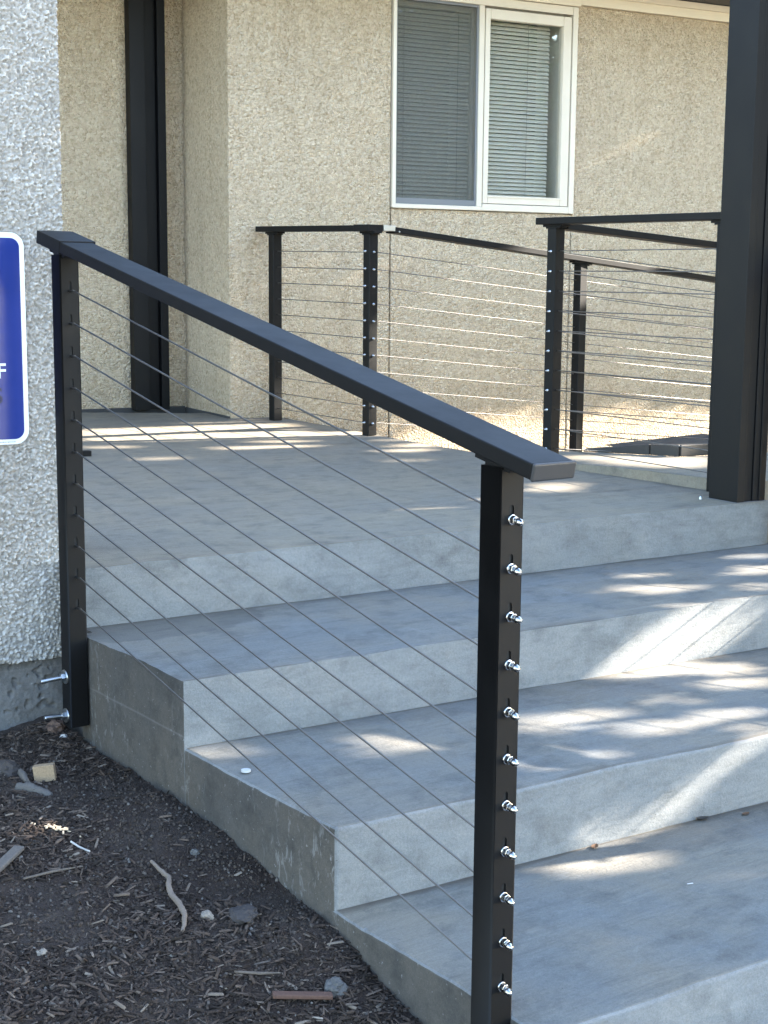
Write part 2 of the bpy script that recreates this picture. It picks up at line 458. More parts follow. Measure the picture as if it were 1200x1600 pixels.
# sunlit gravel along the foot of the house, beyond the landing
t = NT('pale_gravel_ground')
co = t.coord()
v = t.n('ShaderNodeTexVoronoi', Scale=70.0); t.l(co, v.inputs['Vector'])
sx = t.n('ShaderNodeSeparateColor'); t.l(v.outputs['Color'], sx.inputs[0])
M_GRAVEL = t.set(Base_Color=t.ramp(sx.outputs[0], [(0, (0.20, 0.16, 0.11)), (0.5, (0.42, 0.35, 0.25)), (1, (0.62, 0.55, 0.44))]), Roughness=0.9, Normal=t.bump(v.outputs['Distance'], 0.8, 0.01))
g = MB(); g.prism([(4.0, 3.4), (12.0, 2.4), (12.0, 6.1), (4.0, 7.3)], -0.9, -0.47)
tag(g.build('gravel_strip', M_GRAVEL), kind='structure')

# ------------------------------------------------------------------ the house
K = 0.954
OM = math.radians(-8)
WX = Vector((math.cos(OM), math.sin(OM), 0)); WY = Vector((-math.sin(OM), math.cos(OM), 0)); WZ = Vector((0, 0, 1))
O = Vector((4.106, 7.054, 0)) * K
def wz(z): return 0.7403 + (z - 0.7403) * K
def wp(s, d, z): return O + WX * s + WY * d + WZ * z       # s along the wall, d into the house
AX = (WX, WY, WZ)
house = thing('house', 'house with tan pebble-dash walls, a sliding window and a dark porch roof', 'house', (O.x, O.y, 0.0))

def wbox(mb, s0, s1, d0, d1, z0, z1):
    mb.box(wp((s0 + s1) / 2, (d0 + d1) / 2, (z0 + z1) / 2), (s1 - s0, d1 - d0, z1 - z0), AX)

W0, W1 = 1.0 * K, 2.262 * K                # window opening
WB, WT = wz(1.179), wz(2.395)
TOP = 2.60
J = 0.005
def panel(s0, s1, z0, z1, d0=0.0, d1=0.16, name='wall_panel', mt=None, bev=0.006):
    m = MB(); wbox(m, s0, s1, d0, d1, z0, z1)
    return adopt(m.build(name, mt or M_WALL, None, bev, 2), house)
panel(0.0, W0 - J, -0.75, TOP)
panel(W0 + 0.002, W1 - J, -0.75, WB - 0.004)
panel(W1 + 0.002, 5.6, -0.75, wz(2.409))
panel(W0 + 0.002, W1 + 0.002, WT + 0.002, TOP, 0.02)
m = MB(); wbox(m, 0.3, 5.5, 0.10, 0.14, -0.74, WB - 0.1); adopt(m.build('joint_backing', simple('joint_shadow_gap', (0.05, 0.045, 0.04), 0.9)), house)
# the return and the recessed entrance wall
RD = 0.69 * K
panel(0.001, 0.16, -0.75, TOP, 0.161, RD, 'return_wall')
panel(-3.6, 0.16, -0.75, TOP, RD + 0.001, RD + 0.2, 'entrance_wall')
# dark strip along the foot of the recess
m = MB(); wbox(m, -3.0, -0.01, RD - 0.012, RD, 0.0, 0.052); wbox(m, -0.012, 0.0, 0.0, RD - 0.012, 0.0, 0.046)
adopt(m.build('base_strip', simple('dark_base_strip', (0.035, 0.033, 0.032), 0.8), None, 0.003), house)

# trim boards under the eaves
m = MB(); wbox(m, W1 + 0.012, 5.7, -0.022, 0.03, wz(2.411), wz(2.4635)); adopt(m.build('trim_board', M_TRIM, None, 0.002), house)
m = MB(); wbox(m, 0.6, 5.7, -0.034, 0.03, wz(2.4645), wz(2.503)); adopt(m.build('trim_board', M_TRIM, None, 0.002), house)
m = MB(); wbox(m, 0.6, W1 + 0.008, -0.030, 0.02, WT + 0.003, wz(2.462)); adopt(m.build('trim_board', M_TRIM, None, 0.004), house)
# porch roof
m = MB(); wbox(m, -2.6, 4.1, -0.55, 0.9, wz(2.503) + 0.004, 2.78)
adopt(m.build('porch_roof', simple('dark_stained_soffit', (0.035, 0.032, 0.030), 0.6), None, 0.01), house)

# the pale wall beside the stairs
OM2 = math.radians(-5)
FX = Vector((math.cos(OM2), math.sin(OM2), 0)); FY = Vector((-math.sin(OM2), math.cos(OM2), 0))
FO = Vector((1.55, 3.64, 0))
def fp(s, d, z): return FO + FX * s + FY * d + WZ * z
FE = 0.068
vs = []; fs = []; tints = []
x0, x1, z0, z1 = -0.42, FE, -0.265, 1.75
st = 0.0022
nx = int((x1 - x0) / st); nz = int((z1 - z0) / st)
for j in range(nz + 1):
    z = z0 + (z1 - z0) * j / nz
    for i in range(nx + 1):
        s = x0 + (x1 - x0) * i / nx
        q = Vector((s * 145, z * 145, 0)); q += noise.noise_vector(q * 0.9) * 0.45
        dd, pp = noise.voronoi(q)
        rv = abs(noise.cell(pp[0] * 7.31 + Vector((0.3, 0.7, 0.1))))
        k_ = min(1.0, dd[0] / (0.60 + 0.18 * rv))
        h = 0.0072 * math.sqrt(max(0.0, 1 - k_ ** 3)) * (0.35 + 0.9 * rv) + 0.0012 * noise.noise(q * 2.7) + 0.002 * noise.noise(q * 0.2)
        tints.append(rv)
        e = 0.0
        if i == nx: e = 0.006 * (noise.noise(q * 0.5) - 0.3)
        if j == 0: e = 0; 
        zz = z + (0.010 * noise.noise(Vector((s * 26, 3.3, 0))) if j == 0 else 0)
        vs.append(fp(s + e, -max(0.0, h) - (0 if (i < nx and j) else -0.006), zz))
for j in range(nz):
    for i in range(nx):
        a = j * (nx + 1) + i
        fs.append((a, a + 1, a + nx + 2, a + nx + 1))
fw = thing('side_wall', 'pale pebble-dash wall standing on a rough concrete footing left of the stairs', 'wall', (1.3, 3.7, -0.5))
m = MB(); m.add(vs, fs, True)
t = NT('pale_dashed_stones')
at_ = t.n('ShaderNodeAttribute'); at_.attribute_name = 'stone_tint'
c = t.ramp(at_.outputs['Fac'], [(0.0, (0.17, 0.160, 0.145)), (0.25, (0.25, 0.237, 0.217)), (0.7, (0.31, 0.296, 0.274)), (1.0, (0.44, 0.427, 0.405))])
c = t.mix(0.35, c, t.ramp(t.noise(t.coord(), 2.5, 4), [(0.35, 0.68), (0.65, 1.0)]), 'MULTIPLY')
c = t.mix(t.ramp(t.noise(t.coord(), 300, 3), [(0.6, 0), (0.75, 0.4)]), c, (0.30, 0.28, 0.25))
M_STONES = t.set(Base_Color=c, Roughness=0.85, Normal=t.bump(t.noise(t.coord(), 600, 3), 0.4, 0.001))
o = adopt(m.build('pebble_dash_face', M_STONES), fw)
o.data.attributes.new('stone_tint', 'FLOAT', 'POINT').data.foreach_set('value', tints)
m = MB()
m.box(fp((-5 + FE) / 2 - 0.004, 0.159, 1.2), (5 + FE - 0.012, 0.30, 2.9), (FX, FY, WZ))
adopt(m.build('wall_core', M_WALLF), fw)
m = MB()
m.box(fp(-2.75, -0.002, 1.2), (4.66, 0.018, 2.9), (FX, FY, WZ)); m.box(fp(-0.176, -0.002, 2.2), (0.484, 0.018, 0.9), (FX, FY, WZ))
adopt(m.build('outer_render', M_WALLF), fw)
# footing with a rough face
vs = []; fs = []
nx, nz = 220, 140
for j in range(nz + 1):
    z = -0.72 + (0.72 - 0.258) * j / nz
    for i in range(nx + 1):
        s = -0.62 + (0.62 + 0.066) * i / nx
        q = Vector((s * 22, z * 22, 4.0))
        h = 0.010 * noise.noise(q * 0.35) + 0.0018 * noise.noise(q * 1.3) + 0.0014 * noise.noise(q * 3.7) + 0.0014 * noise.noise(q * 9)
        pit = noise.noise(q * 2.6 + Vector((9, 2, 1)))
        if pit > 0.38 and z > -0.40: h -= 0.007
        vs.append(fp(s, 0.012 - h - 0.012 * max(0, (-0.40 - z) / 0.2), z))
for j in range(nz):
    for i in range(nx):
        a = j * (nx + 1) + i
        fs.append((a, a + 1, a + nx + 2, a + nx + 1))
m = MB(); m.add(vs, fs, True)
adopt(m.build('footing', M_FOOT), fw)

# ------------------------------------------------------------------ window (part of the house)
win = MB()
s0, s1 = W0, W1
mid0_ = 1.608 * K
wbox(win, s0, s0 + 0.020, -0.016, 0.06, WB, WT)
wbox(win, s1 - 0.034, s1, -0.016, 0.06, WB, WT)
wbox(win, s0 + 0.020, mid0_, -0.016, 0.06, WB, WB + 0.022)
wbox(win, mid0_, s1 - 0.034, -0.012, 0.06, WB, WB + 0.038)
wbox(win, s0 + 0.020, s1 - 0.034, -0.012, 0.06, WT - 0.045, WT)
winf = adopt(win.build('window', M_VINYL, None, 0.003), house)
winf.name = 'window'
def sub(mb, name, mt, bev=0.0, parent=None):
    o = mb.build(name, mt, None, bev)
    p = parent or winf
    o.parent = p
    o.matrix_parent_inverse = Matrix.Translation(-house.location) if p is winf else Matrix()
    return o
# (winf carries house's offset in its own parent inverse, so children take the plain inverse of its world matrix)
bpy.context.view_layer.update()
def sub(mb, name, mt, bev=0.0):
    o = mb.build(name, mt, None, bev)
    o.parent = winf
    o.matrix_parent_inverse = winf.matrix_world.inverted()
    return o
mid0, mid1 = 1.572 * K, 1.612 * K
m = MB(); wbox(m, mid0, mid1 - 0.004, -0.006, 0.05, WB + 0.0225, WT - 0.0455); sub(m, 'meeting_rail', M_VINYL, 0.003)
# right sash
a0, a1, b0, b1 = 1.612 * K, 2.219 * K, wz(1.222), wz(2.334)
p0, p1, q0, q1 = 1.645 * K, 2.161 * K, wz(1.270), wz(2.277)
for nm, (u0, u1, v0, v1) in dict(l=(a0, p0, b0, b1), r=(p1, a1, b0, b1), b=(p0 + .0005, p1 - .0005, b0, q0), t=(p0 + .0005, p1 - .0005, q1, b1)).items():
    m = MB(); wbox(m, u0, u1, -0.010, 0.03, v0, v1); sub(m, 'sash_bar', M_VINYL, 0.003)
# small inner bead
m = MB()
wbox(m, p1 - 0.001, p1 + 0.018, -0.014, -0.0102, q0 - 0.012, q1 + 0.012); wbox(m, p0 - 0.012, p1 - 0.0012, -0.014, -0.0102, q0 - 0.012, q0 - 0.001)
sub(m, 'glazing_bead', M_VINYL, 0.001)
t = NT('window_glass')
gl = t.n('ShaderNodeBsdfGlossy', Roughness=0.0); gl.inputs['Color'].default_value = (1, 1, 1, 1)
tr = t.n('ShaderNodeBsdfTransparent'); tr.inputs['Color'].default_value = (0.92, 0.92, 0.895, 1)
lw = t.n('ShaderNodeLayerWeight', Blend=0.5)
fr_ = t.math('ADD', t.math('MULTIPLY', t.math('POWER', lw.outputs['Facing'], 4.0), 0.95), 0.085)
ms = t.n('ShaderNodeMixShader'); t.l(fr_, ms.inputs[0]); t.l(tr.outputs[0], ms.inputs[1]); t.l(gl.outputs[0], ms.inputs[2])
t.l(ms.outputs[0], t.out.inputs['Surface']); M_GLASS = t.m
t = NT('insect_screen_mesh')
df = t.n('ShaderNodeBsdfDiffuse'); df.inputs['Color'].default_value = (0.105, 0.105, 0.097, 1)
tr = t.n('ShaderNodeBsdfTransparent')
ms = t.n('ShaderNodeMixShader'); ms.inputs[0].default_value = 0.50; t.l(tr.outputs[0], ms.inputs[1]); t.l(df.outputs[0], ms.inputs[2])
t.l(ms.outputs[0], t.out.inputs['Surface']); M_SCREEN = t.m
m = MB(); wbox(m, p0 - 0.004, p1 + 0.004, 0.010, 0.014, q0 - 0.004, q1 + 0.004); sub(m, 'glass_pane', M_GLASS)
l0, l1, lb, lt = W0 + 0.0215, mid0 - 0.001, WB + 0.024, WT - 0.047
m = MB(); wbox(m, l0, l1, 0.024, 0.028, lb, lt); sub(m, 'glass_pane', M_GLASS)
m = MB(); m.add([wp(l0 + .008, 0.004, lb + .008), wp(l1 - .008, 0.004, lb + .008), wp(l1 - .008, 0.004, lt - .008), wp(l0 + .008, 0.004, lt - .008)], [(0, 1, 2, 3)]); sub(m, 'insect_screen', M_SCREEN)
M_SFR = simple('grey_screen_frame', (0.16, 0.165, 0.17), 0.5)
m = MB(); wbox(m, l0, l0 + .009, 0.0, 0.012, lb, lt); wbox(m, l1 - .012, l1, 0.0, 0.012, lb, lt); wbox(m, l0 + .0095, l1 - .0125, 0.0, 0.012, lb, lb + .030); wbox(m, l0 + .0095, l1 - .0125, 0.0, 0.012, lt - .012, lt)
sub(m, 'screen_frame', M_SFR, 0.001)
# plastered reveals
m = MB(); wbox(m, 2.086, 2.140, 0.0605, 0.30, WB + 0.03, WT - 0.05); wbox(m, 1.487, 1.512, 0.0605, 0.30, WB + 0.03, WT - 0.05)
adopt(m.build('window_reveal', simple('plaster_reveal', (0.80, 0.77, 0.70), 0.8)), house)
# dim room behind
m = MB(); wbox(m, W0 - 0.3, W1 + 0.3, 0.9, 0.92, WB - 0.3, WT + 0.2)
adopt(m.build('room_wall', simple('dim_room_wall', (0.16, 0.15, 0.14), 0.9)), house)
m = MB(); wbox(m, W0 - 0.3, W0 - 0.28, 0.165, 0.9, WB - 0.3, WT + 0.2); wbox(m, W1 + 0.28, W1 + 0.3, 0.165, 0.9, WB - 0.3, WT + 0.2); wbox(m, W0 - 0.279, W1 + 0.279, 0.165, 0.9, WT + 0.18, WT + 0.2); wbox(m, W0 - 0.279, W1 + 0.279, 0.165, 0.9, WB - 0.3, WB - 0.28)
adopt(m.build('room_lining', simple('dim_room_lining', (0.16, 0.15, 0.14), 0.9)), house)

# venetian blinds hang behind the panes
M_SLAT = simple('white_blind_slat', (0.62, 0.60, 0.55), 0.45)
M_CORD = simple('blind_cord', (0.30, 0.30, 0.29), 0.8)
def blind(label, s0, s1, cords, z0, z1, tilt):
    root = thing('window_blind', label, 'blind', wp((s0 + s1) / 2, 0.085, z1), 'venetian blinds in the window')
    d = 0.075
    w = 0.0125; th = math.radians(tilt)
    m = MB()
    n = 5
    prof = []
    for i in range(n):
        u = -1 + 2 * i / (n - 1)
        prof.append((w * u, 0.0022 * (1 - u * u)))
    vs = []
    for sg in (-(s1 - s0) / 2, (s1 - s0) / 2):
        for a, b in prof:
            y = a * math.cos(th) - b * math.sin(th); z = a * math.sin(th) + b * math.cos(th)
            vs.append(WX * sg + WY * y + WZ * z)
    m.add(vs, [(i, i + 1, n + i + 1, n + i) for i in range(n - 1)], True)
    me = m.mesh('slat', M_SLAT)
    z = z1 - 0.045
    loc0 = Vector(root.location)
    while z > z0 + 0.03:
        put('slat', me, root, wp((s0 + s1) / 2, d, z) - loc0 + WY * random.uniform(-.0008, .0008) + WZ * random.uniform(-.0006, .0006))
        z -= 0.0226
    m = MB(); wbox(m, s0, s1, d - 0.016, d + 0.016, z1 - 0.028, z1); adopt(m.build('head_rail', M_SLAT, None, 0.002), root)
    m = MB(); wbox(m, s0, s1, d - 0.013, d + 0.013, z0, z0 + 0.016); adopt(m.build('bottom_rail', M_SLAT, None, 0.003), root)
    for cs in cords:
        m = MB(); m.tube([wp(cs, d - 0.0145, z1 - 0.02), wp(cs, d - 0.0145, z0 + 0.01)], 0.0014, 6); adopt(m.build('ladder_cord', M_CORD), root)
blind('white blind behind the grey insect screen in the left half of the window', W0 + 0.028, 1.555 * K, [1.108 * K, 1.47 * K], wz(1.205), wz(2.34), 58)
blind('white blind behind the clear right-hand pane of the window', 1.66 * K, 2.118 * K, [1.957 * K], wz(1.205), wz(2.34), 58)

# ------------------------------------------------------------------ steel columns
def hbox(mb, o, ax, x0, x1, y0, y1, z0, z1):
    mb.box(o + ax[0] * (x0 + x1) / 2 + ax[1] * (y0 + y1) / 2 + WZ * (z0 + z1) / 2, (x1 - x0, y1 - y0, z1 - z0), ax)
ca = math.radians(-5)
CAX = (Vector((math.cos(ca), math.sin(ca), 0)), Vector((-math.sin(ca), math.cos(ca), 0)), WZ)
co_ = Vector((3.964, 3.341, 0))
col1 = thing('steel_column', 'thick black steel porch column standing on the right corner of the landing', 'column', (4.03, 3.41, 0))
CT = wz(2.503)
m = MB(); hbox(m, co_, CAX, 0.0, 0.034, 0.0, 0.140, 0.003, CT); adopt(m.build('flange', M_STEEL, None, 0.0022), col1)
m = MB(); hbox(m, co_, CAX, 0.104, 0.134, 0.0, 0.140, 0.003, CT); adopt(m.build('flange', M_STEEL, None, 0.0022), col1)
m = MB(); hbox(m, co_, CAX, 0.0345, 0.0765, 0.010, 0.130, 0.0035, CT); adopt(m.build('web', M_STEEL, None, 0.001), col1)
m = MB(); hbox(m, co_, CAX, 0.0770, 0.1035, 0.004, 0.136, 0.0035, CT); adopt(m.build('cover_strip', M_STEEL, None, 0.002), col1)
m = MB(); hbox(m, co_, CAX, -0.004, 0.138, -0.003, 0.143, 0.0, 0.0028); adopt(m.build('sealant_bead', simple('grey_sealant', (0.10, 0.10, 0.10), 0.8)), col1)
col2 = thing('steel_column', 'slim black steel post with a recessed web set against the entrance wall', 'column', wp(-0.225, RD - 0.04, 0.04))
z_ = 0.042
m = MB(); wbox(m, -0.340 * K, -0.250 * K, RD - 0.075, RD - 0.0005, z_, CT); adopt(m.build('flange', M_STEEL, None, 0.002), col2)
m = MB(); wbox(m, -0.2495 * K, -0.1755 * K, RD - 0.028, RD - 0.0005, z_, CT); adopt(m.build('web', M_STEEL), col2)
m = MB(); wbox(m, -0.175 * K, -0.128 * K, RD - 0.070, RD - 0.0005, z_, CT); adopt(m.build('flange', M_STEEL, None, 0.002), col2)

# ------------------------------------------------------------------ cable railings
S = 0.0508
GAP = 0.0794
SLW, SLL = 0.0088, 0.029
def stadium(cx, cz, w, l, n=6):
    pts = []
    for i in range(n + 1):
        a = math.pi * i / n
        pts.append((cx + w / 2 * math.cos(a), cz + l / 2 - w / 2 + w / 2 * math.sin(a)))
    for i in range(n + 1):
        a = math.pi + math.pi * i / n
        pts.append((cx + w / 2 * math.cos(a), cz - l / 2 + w / 2 + w / 2 * math.sin(a)))
    return pts

def slotted_post_mesh(name, length, slot_tops):
    """square tube, top at z = 0, front face (-y) at y = 0 with real slots; x from 0 to S"""
    mb = MB()
    R = 0.0035
    # rounded outer ring without the front face
    ring = []
    for cx, cy, a0 in ((S - R, R, -90), (S - R, S - R, 0), (R, S - R, 90), (R, R, 180)):
        for i in range(4):
            a = math.radians(a0 + 30 * i)
            ring.append((cx + R * math.cos(a), cy + R * math.sin(a)))
    n = len(ring)                                  # ring[0] = front right start, ring[-1] = front left end
    vs = [(x, y, 0) for x, y in ring] + [(x, y, -length) for x, y in ring]
    mb.add(vs, [(i, n + i, n + i + 1, i + 1)[::-1] for i in range(n - 1)], True)
    mb.add([(x, y, 0) for x, y in ring], [tuple(range(n))])
    mb.add([(x, y, -length) for x, y in ring], [tuple(range(n - 1, -1, -1))])
    xl, xr = R, S - R
    xc = S / 2
    zs = 0.0
    for zt in slot_tops:
        z1, z0 = zt + 0.008, zt - SLL - 0.008
        mb.add([(xl, 0, zs), (xr, 0, zs), (xr, 0, z1), (xl, 0, z1)], [(0, 3, 2, 1)])
        hole = stadium(xc, zt - SLL / 2, SLW, SLL)
        m = len(hole)
        outer = []
        for x, z in hole:                          # push each hole point out to the cell border
            dx, dz = x - xc, z - (zt - SLL / 2)
            k = min((S / 2 - R) / abs(dx) if abs(dx) > 1e-9 else 1e9, (SLL / 2 + 0.008) / abs(dz) if abs(dz) > 1e-9 else 1e9)
            outer.append((xc + dx * k, zt - SLL / 2 + dz * k))
        # exact corners
        cz = zt - SLL / 2
        for cxx in (xl, xr):
            for czz in (z0, z1):
                j = min(range(m), key=lambda i: (outer[i][0] - cxx) ** 2 + (outer[i][1] - czz) ** 2)
                outer[j] = (cxx, czz)
        vs = [(x, 0, z) for x, z in hole] + [(x, 0, z) for x, z in outer] + [(x, 0.003, z) for x, z in hole]
        fs = [(i, (i + 1) % m, m + (i + 1) % m, m + i) for i in range(m)]
        mb.add(vs[:2 * m], fs)
        mb.add([vs[i] for i in range(m)] + vs[2 * m:], [(i, m + i, m + (i + 1) % m, (i + 1) % m) for i in range(m)])
        zs = z0
    mb.add([(xl, 0, zs), (xr, 0, zs), (xr, 0, -length), (xl, 0, -length)], [(0, 1, 2, 3)])
    # dark inside
    mb.add([(xl, 0.0035, -0.004), (xr, 0.0035, -0.004), (xr, 0.0035, -length + .004), (xl, 0.0035, -length + .004)], [(0, 1, 2, 3)], False, 1)
    me = mb.mesh(name, [M_BLACK, M_DARKHOLE])
    bm = bmesh.new(); bm.from_mesh(me)
    bmesh.ops.remove_doubles(bm, verts=bm.verts, dist=1e-6)
    bm.to_mesh(me); bm.free()
    return me

def plain_post(x, y, z0, z1, par, name='post'):
    m = MB(); m.box((x + S / 2, y + S / 2, (z0 + z1) / 2), (S, S, z1 - z0))
    return adopt(m.build(name, M_BLACK, None, 0.0032), par)

def rail_bar(p, q, w, h, par, name='handrail', mt=None, bev=0.0025):
    """rectangular bar whose TOP centre line runs from p to q"""
    p, q = Vector(p), Vector(q)
    d = (q - p); L = d.length; d.normalize()
    s = d.cross(WZ).normalized(); u = s.cross(d)
    m = MB(); m.box((p + q) / 2 - u * h / 2, (L, w, h), (d, s, u))
    return adopt(m.build(name, mt or M_BLACK, None, bev), par)

def bracket(px, py, ztop_post, zrail, d, par):
    """stepped saddle between a post and the rail over it; d = unit direction of the rail"""
    d = Vector(d).normalized(); s = d.cross(WZ).normalized(); u = s.cross(d)
    m = MB()
    c = Vector((px, py, zrail))
    m.box(c - u * 0.0045, (0.118, 0.046, 0.009), (d, s, u))
    m.box(c - u * 0.0125, (0.088, 0.040, 0.0065), (d, s, u))
    zb = zrail - 0.012
    m.box((px, py, (ztop_post + zb) / 2), (0.040, 0.040, max(0.004, zb - ztop_post + 0.004)))
    return adopt(m.build('rail_bracket', M_BLACK, None, 0.001), par)

def lathe(prof, n=14, axis='y'):
    """profile of (distance along -y, radius)"""
    mb = MB()
    vs = []
    for a, r in prof:
        for k in range(n):
            t = 2 * math.pi * k / n
            vs.append((r * math.cos(t), -a, r * math.sin(t)))
    fs = [(i * n + k, (i + 1) * n + k, (i + 1) * n + (k + 1) % n, i * n + (k + 1) % n)[::-1] for i in range(len(prof) - 1) for k in range(n)]
    mb.add(vs, fs, n > 8)
    mb.add(vs[:n], [tuple(range(n))]); mb.add(vs[-n:], [tuple(range(n - 1, -1, -1))])
    return mb
ME_WASHER = lathe([(0.0, 0.0088), (0.0022, 0.0088), (0.0026, 0.0080), (0.0026, 0.0035)], 20).mesh('washer', M_CHROME)
ME_NUT = lathe([(0.0027, 0.0066), (0.0031, 0.0076), (0.0092, 0.0076), (0.0096, 0.0066), (0.0096, 0.003)], 6).mesh('hex_nut', M_CHROME)
ME_CAP = lathe([(0.0097, 0.0036), (0.0122, 0.0036), (0.0124, 0.0062), (0.0185, 0.0062), (0.0220, 0.0054), (0.0248, 0.0036), (0.0260, 0.0012)], 14).mesh('end_cap', M_CHROME)
mb = lathe([(0.0, 0.0064), (0.0024, 0.0064), (0.0026, 0.0052), (0.0070, 0.0052), (0.0072, 0.0034), (0.0125, 0.0034), (0.0150, 0.0014)], 10)
ME_FIT = mb.mesh('cable_fitting', M_CHROME)
ME_FER = lathe([(-0.004, 0.0026), (0.014, 0.0026), (0.0160, 0.0030), (0.0215, 0.0030), (0.0235, 0.0022)], 8).mesh('ferrule', M_CABLE)

def cable(p, q, par, r=0.0021):
    m = MB(); m.tube([p, q], r, 7, True)
    return adopt(m.build('cable', M_CABLE), par)

PL = Vector((1.4983, 3.3905, 0.7422)); PR = Vector((1.5069, 1.7465, 0.3949))
PLT, PRT = 0.806, 0.4565
stair_rail = thing('cable_railing', 'black cable railing running down the left edge of the stairs, closest in view', 'railing', (1.52, 2.6, -0.3), 'cable railings')
tops_l = [PL.z - PLT - k * GAP for k in range(11)]
tops_r = [PR.z - PRT - k * GAP for k in range(11)]
adopt(put('post', slotted_post_mesh('post', PLT + 0.387, tops_l), None, (PL.x, PL.y, PLT)), stair_rail)
adopt(put('post', slotted_post_mesh('post', PRT + 0.735, tops_r), None, (PR.x, PR.y, PRT)), stair_rail)
dirr = Vector((0.006, -1.0, -0.2115)).normalized()
XC = 1.524
ra = Vector((XC, 3.345, 0.8345)); rb = Vector((XC + 0.002, 1.646, 0.4745))
rail = rail_bar(ra + (ra - rb).normalized() * 0.05, rb, 0.086, 0.0265, stair_rail)
dd = (rb - ra).normalized()
rail_bar(ra - dd * 0.137 + Vector((0.003, 0, 0.0030)), ra + Vector((0.003, 0, 0.0030)), 0.0945, 0.0315, stair_rail, 'rail_sleeve', None, 0.0015)
# plastic plug with a chamfer
s_ = dd.cross(WZ).normalized(); u_ = s_.cross(dd)
m = MB(); m.box(rb - u_ * 0.0133 + dd * 0.0035, (0.0068, 0.0885, 0.029), (dd, s_, u_))
adopt(m.build('end_plug', simple('black_plastic', (0.014, 0.015, 0.017), 0.5), None, 0.0035, 3), stair_rail)
for (P, T) in ((PL, PLT), (PR, PRT)):
    px, py = P.x + S / 2, P.y + S / 2
    k = (py - ra.y) / (rb.y - ra.y)
    zr = ra.z + (rb.z - ra.z) * k - 0.0265
    bracket(px, py, T, zr - 0.002, dd, stair_rail)
    for sx in (-0.010, 0.012):
        m = MB()
        q = Vector((px + sx, P.y - 0.010, zr - 0.0055 + (-0.2115) * 0.036 - 0.004))
        m.tube([q, q - u_ * 0.004, q - u_ * 0.008], [0.0062, 0.0062, 0.0045], 8)
        adopt(m.build('saddle_screw', simple('black_screw', (0.02, 0.02, 0.022), 0.3, 0.6)), stair_rail)
for k in range(11):
    zl = PL.z - 0.0235 - k * GAP
    zr = PR.z - 0.0235 - k * GAP
    fe = adopt(put('ferrule', ME_FER, None, (PL.x + S / 2, PL.y, zl)), stair_rail)
    a = Vector((PL.x + S / 2, PL.y - 0.022, zl)); b = Vector((PR.x + S / 2, PR.y + S - 0.004, zr + 0.011))
    n = 8
    m = MB(); m.tube([a.lerp(b, i / n) - WZ * 0.0035 * math.sin(math.pi * i / n) * (0.4 + 0.6 * random.random() if 0 < i < n else 0) * 0.3 for i in range(n + 1)], 0.0020, 7)
    adopt(m.build('cable', M_CABLE), stair_rail)
    te = adopt(put('cable_tensioner', ME_WASHER, None, (PR.x + S / 2 + random.uniform(-.0004, .0004), PR.y, zr)), stair_rail)
    ro = Matrix.Rotation(random.uniform(0, 6), 4, 'Y')
    put('hex_nut', ME_NUT, te, mat=Matrix.Translation((0, random.uniform(-.0015, 0), 0)) @ ro)
    put('end_cap', ME_CAP, te, mat=Matrix.Translation((0, random.uniform(-.002, .0012), 0)) @ Matrix.Rotation(math.radians(random.uniform(4, 9)), 4, 'X') @ Matrix.Rotation(math.radians(random.uniform(-4, 4)), 4, 'Z'))
# fascia anchors through the upper post
for (yy, zz, tilt, ln) in ((3.4185, -0.257, 3, 0.066), (3.4185, -0.359, -2, 0.058)):
    rot = Matrix.Rotation(math.radians(-90), 4, 'Z') @ Matrix.Rotation(math.radians(tilt), 4, 'X')
    w = lathe([(0.0, 0.0185), (0.0025, 0.0185), (0.0030, 0.0175), (0.0030, 0.005)], 22)
    o = w.build('anchor_bolt', M_ZINC); o.matrix_world = Matrix.Translation((PL.x - 0.0002, yy, zz)) @ rot
    o.parent = stair_rail; o.matrix_parent_inverse = Matrix.Translation(-stair_rail.location)
    nn = lathe([(0.0031, 0.0100), (0.0036, 0.0112), (0.0130, 0.0112), (0.0135, 0.0100), (0.0135, 0.004)], 6).build('hex_nut', M_ZINC, o)
    th = [(0.0, 0.0050)]
    a = 0.0136
    while a < ln:
        th += [(a, 0.0060), (a + 0.0009, 0.0052)]; a += 0.0018
    th += [(ln + 0.001, 0.0045)]
    lathe(th, 10).build('threaded_rod', M_ZINC, o)

# the same railing on the far right end of the stairs
def copy_tree(o, parent=None):
    c = o.copy(); COL.objects.link(c)
    if parent is not None:
        c.parent = parent
        c.matrix_parent_inverse = o.matrix_parent_inverse.copy()
    for ch in list(o.children): copy_tree(ch, c)
    return c
bpy.context.view_layer.update()
right_rail = bpy.data.objects.new('cable_railing', None)
COL.objects.link(right_rail)
right_rail.location = stair_rail.location
tag(right_rail, 'black cable railing at the right end of the stairs, mostly outside the picture', 'railing', 'cable railings')
for ch in list(stair_rail.children):
    if ch.name.startswith('anchor'): continue
    copy_tree(ch, right_rail)
right_rail.location = stair_rail.location + Vector((4.128 - PL.x, -0.175, 0.0))

